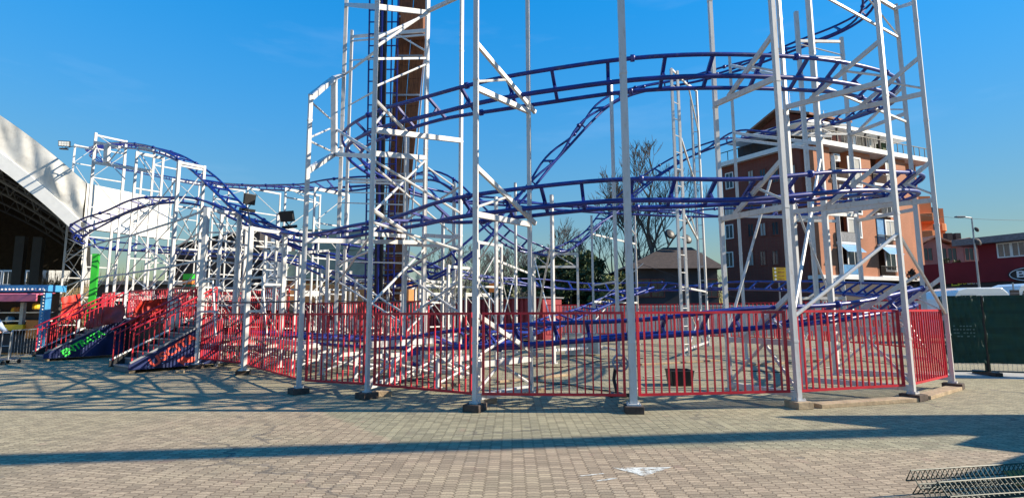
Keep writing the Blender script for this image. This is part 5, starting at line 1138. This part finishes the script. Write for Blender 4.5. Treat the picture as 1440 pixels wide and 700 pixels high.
# ================================================================== RIGHT: NETTED FENCE, VANS, LAMP
GN = 'mesh fence panels covered with dark green netting'
nA = G(1332, 527); nB = G(1388, 527.5); nC = G(1500, 531); zn = zat(nA.x, nA.y, 417)
def netfence(a, b, label):
    u = (b-a).normalized(); n = Vector((u.y, -u.x, 0)); ln = (b-a).length; root = empty('netted_fence', tuple((a+b)/2), label, 'fence', GN)
    mb = MB(); mb.tube([a+Z3*.05, a+Z3*zn, b+Z3*zn, b+Z3*.05], .025, 8); mb.tube([a+Z3*.1, b+Z3*.1], .02, 6); mb.build('frame', 'wire', root)
    mb = MB(); k = int(ln/.09)
    for i in range(1, k): p = a+u*(ln*i/k); mb.tube([p+Z3*.1, p+Z3*zn], .004, 3)
    for i in range(14): z = .12+i*.16; mb.tube([a+Z3*z, b+Z3*z], .004, 3)
    mb.build('wire_mesh', 'steel', root); mb = MB(); nu, nv = 40, 16
    for i in range(nu+1):
        for j in range(nv+1): p = a+u*(ln*i/nu)+Z3*(.3+(zn-.28)*j/nv)+n*(.05+.045*noise.noise((i*.35+a.x, j*.5, 0))+.012*math.sin(i*.9+j*1.3)); mb.v.append(p)
    for i in range(nu):
        for j in range(nv): q = i*(nv+1)+j; mb.f.append((q, q+nv+1, q+nv+2, q+1))
    nt_ = mb.build('netting', 'net', root, smooth=True)
    return root, u, n, nt_
r1, u, n, nt1 = netfence(nA, nB, 'green netted fence panel with faded print next to the red railing corner')
mb = MB(); c = P(1352, 459, (nA.y+nB.y)/2); 
for i in range(4):
    for j in range(7):
        if random.random() < .8: mb.box(c+u*(j*.075-.25)-Z3*(i*.085)+n*.09, u*random.uniform(.03, .06), n*.002, Z3*.03)
mb.build('faded_print', mat('faded_print_ink', (.10, .17, .15), .8), nt1)
netfence(nB+u*.08, nC, 'green netted fence panel running out of the picture at the right')
netfence(nC+u*.08, nC+u*3.6, 'green netted fence panel beyond the right edge of the picture, nearest the second van'); netfence(nC+u*3.68, nC+u*7.2, 'green netted fence panel farthest right, wholly beyond the picture edge')
for px in (1386,): 
    p = nB+u*.04; mb = MB(); mb.tube([p, p+Z3*(zn+.02)], .035, 8); mb.bar(p-n*.45+Z3*.05, p+n*.35+Z3*.05, .16, .1); tag(mb.build('fence_stand', 'black'), 'dark upright and foot joining the two netted fence panels', 'fence post')
# low kerb & van group
def van(px0, px1, ptop, Y, label):
    a = P(px0, 418, Y); b = P(px1, 418, Y); zt = P((px0+px1)/2, ptop, Y).z; ln = b.x-a.x; o = Vector((a.x, Y, 0)); root = empty('parked_van', (a.x+ln/2, Y+1, 0), label, 'van', 'vans parked behind the netted fence')
    prof = [(0, .35), (0, 1.0), (.18, 1.15), (.32*1.0, zt*.80), (.62, zt*.95), (1.1, zt), (ln-.35, zt), (ln-.05, zt*.9), (ln, zt*.6), (ln, .35)]
    mb = MB(); mb.prism([o+Vector((x, 0, z)) for x, z in prof], (0, 2.0, 0)); mb.build('body', 'van', root, bevel=.06)
    mb = MB(); mb.prism([o+Vector((x, -.012, z)) for x, z in ((.45, zt*.62), (.75, zt*.86), (1.5, zt*.86), (1.5, zt*.62))], (0, .02, 0)); mb.build('side_window', 'glass', root)
    for x in (.8, ln-.9):
        w_ = MB().lathe(o+Vector((x, -.05, .34)), [(.2, 0), (.34, .02), (.34, .2), (.2, .22)], 20, (0, 1, 0)).build('wheel', 'tyre', root); MB().lathe(o+Vector((x, -.06, .34)), [(.2, 0), (.2, .02)], 14, (0, 1, 0)).build('rim', 'steel', w_)
    mb = MB(); mb.box(o+Vector((ln-.02, .15, .95)), (.04, 0, 0), (0, .16, 0), (0, 0, .3)); mb.build('tail_light', 'text_red', root); mb = MB(); mb.box(o+Vector((-.03, .2, .75)), (.06, 0, 0), (0, .3, 0), (0, 0, .2)); mb.build('headlight', 'bulb', root); return root
van(1330, 1421, 404, 26, 'white van whose roof shows above the netted fence in the middle'); van(1422, 1520, 398, 31, 'white van behind the first one at the right edge of the picture')
# lamp post
lp = P(1380, 430, 32); zt = zat(lp.x, 32, 306); LPo = empty('street_lamp', (lp.x, 32, 0), 'thin grey street lamp with a short arm in front of the dark red building', 'street lamp'); MB().tube([(lp.x, 32, 0), (lp.x, 32, zt)], .07, 10, taper=.6).build('pole', 'steel', LPo)
ar = MB(); ar.tube([(lp.x, 32, zt-.02), (lp.x-.5, 32, zt+.05)], .035, 6); arm = ar.build('arm', 'steel', LPo); mb = MB(); mb.cbox((lp.x-.72, 32, zt+.05), .55, .2, .09); mb.build('lamp_head', 'grey', LPo, bevel=.02)
for dz, r in ((-.75, .17), (-1.5, .24)):
    MB().lathe((lp.x+.16, 31.92, zt+dz), [(.04, .1), (r*.6, .06), (r, 0), (r*.95, -.015), (.03, .07)], 16, (.2, -1, .3)).build('dish', 'darkwall', LPo)
# small white sign beside the vans
c = P(1427, 410, 29); SGN = empty('notice_board', tuple(c), 'small dark notice board with grey rows above the netted fence', 'sign'); mb = MB(); mb.box(c+Vector((-.25, 0, -.2)), (.5, 0, 0), (0, .04, 0), (0, 0, .3)); mb.build('board', 'darkwall', SGN); MB().bar((c.x, 29.06, 0), (c.x, 29.06, c.z+.5), .05).build('post', 'steel', SGN)
# ================================================================== FRONT RIGHT: BENT WIRE PANEL ON THE PAVING
def wire_panel(a, b, wdir, width, folds, label, cells=34, z0=.05, group='loose wire fence panels lying on the paving'):
    """a->b long edge; wdir across; folds: heights across the width"""
    root = empty('wire_fence_panel', tuple((a+b)/2), label, 'fence panel', group); W_ = Vector(wdir).normalized(); m_ = len(folds)-1
    def q(s, i): return a.lerp(b, s)+W_*(width*folds[i][0])+Z3*(z0+folds[i][1])
    mb = MB()
    for k in range(cells+1): mb.tube([q(k/cells, i) for i in range(m_+1)], .0055, 5)
    mb.build('cross_wires', 'wire', root); mb = MB()
    for i in range(m_+1): mb.tube([q(0, i), q(1, i)], .007, 5)
    mb.build('long_wires', 'wire', root)
pa = G(1276, 695, .02); pb = G(1560, 674, .02); wd = Vector((.25, -1, 0))
wire_panel(pa, pb, wd, .62, [(0, .06), (.08, .16), (.2, .03), (.34, .05), (.46, .13), (.6, .02), (.8, .04), (1, .04)], 'bent green wire panel with V folds, uppermost of the pile at lower right', 44, .06)
wire_panel(pa+Vector((.02, -.04, 0)), pb+Vector((0, -.1, 0)), wd, .62, [(0, .02), (.1, .12), (.22, .0), (.42, .02), (.52, .1), (.66, .0), (1, .01)], 'dark green wire fence panel beneath the uppermost one at the lower right', 44, .0)
pc = G(1432, 694, .0); rb = MB(); rb.prism([pc+Vector((-.10, -.08, .09)), pc+Vector((.16, -.05, .09)), pc+Vector((.22, .14, .16)), pc+Vector((-.02, .1, .16))], (0, 0, .012)); tag(rb.build('rusty_plate', 'rust'), 'rusty orange steel scrap lying on the wire fence panels', 'scrap')
# ================================================================== LEFT: KIOSK, TROLLEY, BARRIER, PERSON
YK = 22.0; ka = P(-150, 480, YK); kb = P(63, 480, YK); KX0, KX1 = ka.x, kb.x
KI = empty('food_kiosk', ((KX0+KX1)/2, YK, 0), 'colourful food kiosk with a pink awning, blue corner and a yellow counter', 'kiosk')
def kz(py): return P(40, py, YK).z
mb = MB(); mb.box((KX0, YK+.75, 0), (KX1-KX0-.2, 0, 0), (0, .1, 0), (0, 0, kz(412))); mb.build('back_wall', 'darkwall', KI)
mb = MB(); mb.box((KX0, YK, .1), (KX1-KX0-.3, 0, 0), (0, .12, 0), (0, 0, kz(470)-.1)); mb.build('counter_front', 'darkwall', KI)
mb = MB(); mb.box((KX0, YK-.2, kz(464)), (P(38, 460, YK).x-KX0, 0, 0), (0, .5, 0), (0, 0, kz(456)-kz(464))); mb.build('yellow_counter', 'yellow', KI)
mb = MB(); mb.box((P(39, 460, YK).x, YK-.1, kz(475)), (P(60, 460, YK).x-P(39, 460, YK).x, 0, 0), (0, .3, 0), (0, 0, kz(450)-kz(475))); mb.build('orange_panel', 'orange', KI)
mb = MB(); mb.prism([(KX0, YK-.6, kz(424)), (KX1, YK-.6, kz(424)), (KX1, YK-.6, kz(416)), (KX0, YK-.6, kz(416))], (0, .06, 0)); mb.prism([(KX0, YK-.6, kz(416)+.01), (KX1, YK-.6, kz(416)+.01), (KX1, YK+.3, kz(412)), (KX0, YK+.3, kz(412))], (0, 0, .05)); mb.build('awning', 'pink', KI)
mb = MB(); mb.box((KX0, YK-.2, kz(412)+.06), (KX1-KX0+.1, 0, 0), (0, .9, 0), (0, 0, kz(403)-kz(412))); rf = mb.build('roof_sign_board', 'sky_blue', KI)
for i in range(40): mb = MB(); mb.lathe((KX0+.1+i*(KX1-KX0)/40, YK-.22, kz(407)), [(.035, 0), (.045, .03), (.02, .06)], 8, (0, -1, 0)); mb.build('bulb', 'bulb', rf)
mb = MB(); mb.box((KX1-.12, YK-.25, 0), (.2, 0, 0), (0, .3, 0), (0, 0, kz(412))); cp = mb.build('corner_post', 'sky_blue', KI)
for i in range(20): mb = MB(); mb.lathe((KX1+.02, YK-.27, .15+i*.13), [(.025, 0), (.03, .02), (.015, .04)], 8, (0, -1, 0)); mb.build('bulb', 'bulb', cp)
mb = MB(); mb.box((P(29, 440, YK).x, YK-.05, kz(464)), (.14, 0, 0), (0, .14, 0), (0, 0, kz(425)-kz(464))); mb.build('post', 'steel', KI)
for py in (440, 452): mb = MB(); mb.box((KX0, YK+.35, kz(py)), (KX1-KX0-.4, 0, 0), (0, .38, 0), (0, 0, .05)); mb.build('shelf', 'trim', KI)
for px, py, m_ in ((20, 439, 'yellow'), (24, 439, 'rust'), (50, 433, 'yellow'), (12, 452, 'trim'), (14, 452, 'sky_blue')): c = P(px, py, YK+.5); tag(MB().lathe((c.x, YK+.53, c.z-.04), [(.12, 0), (.14, .05), (.12, .22), (.06, .26)], 10).build('goods_jar', m_), {'yellow': 'yellow tub', 'rust': 'rust coloured tub', 'trim': 'white tub', 'sky_blue': 'pale blue tub'}[m_]+' on the kiosk shelf'+(' at its right end' if px == 50 else ' behind the counter'), 'tub')
# crowd barrier
GBm = empty('crowd_barrier', tuple(G(38, 505)), 'grey metal crowd barrier in front of the kiosk', 'barrier'); a = G(14, 508); b = G(63, 500); a = Vector((a.x, a.y, 0)); b = Vector((b.x, b.y, 0)); mb = MB(); mb.tube([a+Z3*.15, a+Z3*1.08, b+Z3*1.08, b+Z3*.15, a+Z3*.15], .02, 8); mb.build('frame', 'steel', GBm)
for i in range(1, 12): p = a.lerp(b, i/12); MB().tube([p+Z3*.15, p+Z3*1.08], .008, 5).build('bar', 'steel', GBm)
for p in (a.lerp(b, .1), a.lerp(b, .9)): MB().bar(p+Vector((0, -.3, .03)), p+Vector((0, .3, .03)), .04, .03).build('foot', 'steel', GBm)
# trolley
tp = G(8, 512); tp = Vector((tp.x, tp.y, 0)); TR = empty('push_trolley', tuple(tp), 'grey tubular push trolley with castors at the left edge of the picture', 'trolley'); mb = MB()
for dx in (-.22, .06): mb.tube([tp+Vector((dx, 0, .12)), tp+Vector((dx+.02, 0, 1.05)), tp+Vector((dx-.05, .12, 1.12))], .018, 8)
mb.tube([tp+Vector((-.2, 0, 1.03)), tp+Vector((.08, 0, 1.03))], .018, 8); mb.tube([tp+Vector((-.2, 0, .6)), tp+Vector((.08, 0, .6))], .014, 8); mb.build('frame', 'steel', TR)
mb = MB(); mb.box(tp+Vector((-.4, -.25, .14)), (.52, 0, 0), (0, .7, 0), (0, 0, .03)); mb.build('deck', 'grey', TR)
for dx, dy in ((-.32, -.2), (.06, -.2), (-.32, .38), (.06, .38)): w_ = MB().lathe(tp+Vector((dx, dy, .065)), [(.03, 0), (.065, .006), (.065, .034), (.03, .04)], 14, (1, 0, 0)).build('wheel', 'tyre', TR); MB().bar(tp+Vector((dx+.02, dy, .07)), tp+Vector((dx+.02, dy, .139)), .03).build('fork', 'steel', w_)
# person pushing it
def skin_body(name, nodes, edges, material, root, sub=2):
    me = bpy.data.meshes.new(name); me.from_pydata([Vector(n[0]) for n in nodes], edges, []); o = bpy.data.objects.new('tmp_body', me); COL.objects.link(o)
    sm = o.modifiers.new('skin', 'SKIN'); sm.use_smooth_shade = True
    for i, nd in enumerate(nodes): me.skin_vertices[0].data[i].radius = (nd[1], nd[2] if len(nd) > 2 else nd[1])
    me.skin_vertices[0].data[0].use_root = True
    s = o.modifiers.new('sub', 'SUBSURF'); s.levels = sub; s.render_levels = sub
    dg = bpy.context.evaluated_depsgraph_get(); m2 = bpy.data.meshes.new_from_object(o.evaluated_get(dg)); bpy.data.objects.remove(o)
    m2.materials.clear(); m2.materials.append(M[material]); m2.name = name
    for p in m2.polygons: p.use_smooth = True
    o = bpy.data.objects.new(name, m2); COL.objects.link(o)
    if root is not None: o.parent = root
    BASE[o] = BASE[root] if root is not None else Vector(); return o
pp_ = tp+Vector((-.72, .12, 0)); PE = empty('person', tuple(pp_), 'person in a pale blue jacket leaning on the trolley, cut by the left picture edge', 'person')
nod = [((0, 0, .95), .15, .12), ((0, 0, 1.15), .14, .11), ((.03, 0, 1.38), .17, .12), ((.05, 0, 1.5), .065), ((.07, 0, 1.58), .075), ((.08, 0, 1.68), .095), ((.08, 0, 1.76), .07),
       ((.03, .17, 1.42), .07), ((.16, .2, 1.18), .052), ((.38, .16, 1.05), .042), ((.46, .15, 1.05), .04), ((.03, -.17, 1.42), .07), ((.16, -.2, 1.18), .052), ((.38, -.13, 1.05), .042), ((.46, -.12, 1.05), .04),
       ((0, .1, .88), .1), ((.06, .11, .5), .07), ((-.02, .11, .09), .05), ((.14, .12, .05), .04), ((0, -.1, .88), .1), ((-.1, -.11, .5), .07), ((-.22, -.11, .09), .05), ((-.07, -.12, .05), .04)]
edg = [(0, 1), (1, 2), (2, 3), (3, 4), (4, 5), (5, 6), (2, 7), (7, 8), (8, 9), (9, 10), (2, 11), (11, 12), (12, 13), (13, 14), (0, 15), (15, 16), (16, 17), (17, 18), (0, 19), (19, 20), (20, 21), (21, 22)]
skin_body('body', nod, edg, 'skin', PE)
jk = [(nod[0][0], .17, .14), (nod[1][0], .165, .13), (nod[2][0], .19, .14)]+[(nod[i][0], nod[i][1]+.022) for i in (7, 8, 9, 11, 12, 13)]
skin_body('jacket', jk, [(0, 1), (1, 2), (2, 3), (3, 4), (4, 5), (2, 6), (6, 7), (7, 8)], 'jacket', PE)
tr_ = [(nod[0][0], .165, .135)]+[(nod[i][0], nod[i][1]+.02) for i in (15, 16, 17, 19, 20, 21)]
skin_body('trousers', tr_, [(0, 1), (1, 2), (2, 3), (0, 4), (4, 5), (5, 6)], 'jeans', PE)
skin_body('hair', [((.05, 0, 1.72), .1), ((.07, 0, 1.79), .085), ((.0, 0, 1.68), .07)], [(0, 1), (0, 2)], 'hair', PE)
# ================================================================== OUT OF FRAME, RIGHT: UNSEEN STALLS AND BOOM SHAPED TO CAST THE PAVING SHADOWS
sl = Vector((SUN_AZ.x, SUN_AZ.y, 0))/math.tan(SUN_EL)
XS = 10.5; KH = math.tan(SUN_EL)/SUN_AZ.x
def stall(pix, deep, label):  # unseen stall, its outline traced back from the shadow on the ground
    pr = []
    for px, py in pix:
        S = G(px, py); h = (XS-S.x)*KH; pr.append(Vector((XS, S.y+sl.y*h, h)))
    root = empty('shadow_stall', (XS+deep/2, sum(p.y for p in pr)/len(pr), 0), label, 'stall', 'unseen stalls right of the square shaped to cast ground shadows')
    mb = MB(); mb.prism([Vector((XS+.02, p.y, p.z-.09)) for p in pr]+[Vector((XS+.02, pr[-1].y, 0)), Vector((XS+.02, pr[0].y, 0))], (deep, 0, 0)); mb.build('body', 'canvas', root)
    mb = MB()
    for p, q in zip(pr, pr[1:]): mb.prism([p-Vector((0, 0, .085)), q-Vector((0, 0, .085)), q, p], (deep+.2, 0, 0))
    mb.build('roof', 'tent_stripe', root); f = MB(); yc = (pr[0].y+pr[-1].y)/2; f.box((XS-.03, yc-.35, .6), (.03, 0, 0), (0, .7, 0), (0, 0, .9)); f.build('shutter', 'grey', root)
stall([(1270, 604), (1085, 585.5), (1120, 584)], 6, 'unseen lean-to stall shaped to its shadow, farthest from the viewer at the right'); stall([(1440, 637), (1340, 625), (1375, 613), (1272, 604.5)], 5, 'unseen middle stall shaped to its shadow, with a stepped roof at the right'); stall([(1380, 700), (1300, 683), (1345, 668), (1438, 638)], 5, 'unseen nearest stall shaped to its shadow, with a stepped roof at the right')
hB = 10.0; s1 = G(-260, 654)+sl*hB; s2 = G(1300, 606)+sl*hB; dB = (s2-s1).normalized()  # unseen mast and boom added to throw the long slanting shadow strip
GA = empty('shadow_gantry', (s2.x, s2.y, 0), 'unseen gantry with a long boom added to cast the shadow strip', 'gantry')
MB().bar(s1+Z3*hB, s2+Z3*hB+dB*.3, .44, .3).build('boom', 'grey', GA); MB().cbox((s2.x, s2.y, hB/2-.2), .4, .4, hB-.1).build('mast', 'grey', GA); MB().cbox((s2.x, s2.y, .12), 1.4, 1.4, .24).build('base', 'concrete', GA)
for k in range(5): q_ = s1+(s2-s1)*(.1+.2*k)+Z3*(hB-.3); MB().cbox(q_, .5, .3, .28).build('boom_block', 'black', GA)
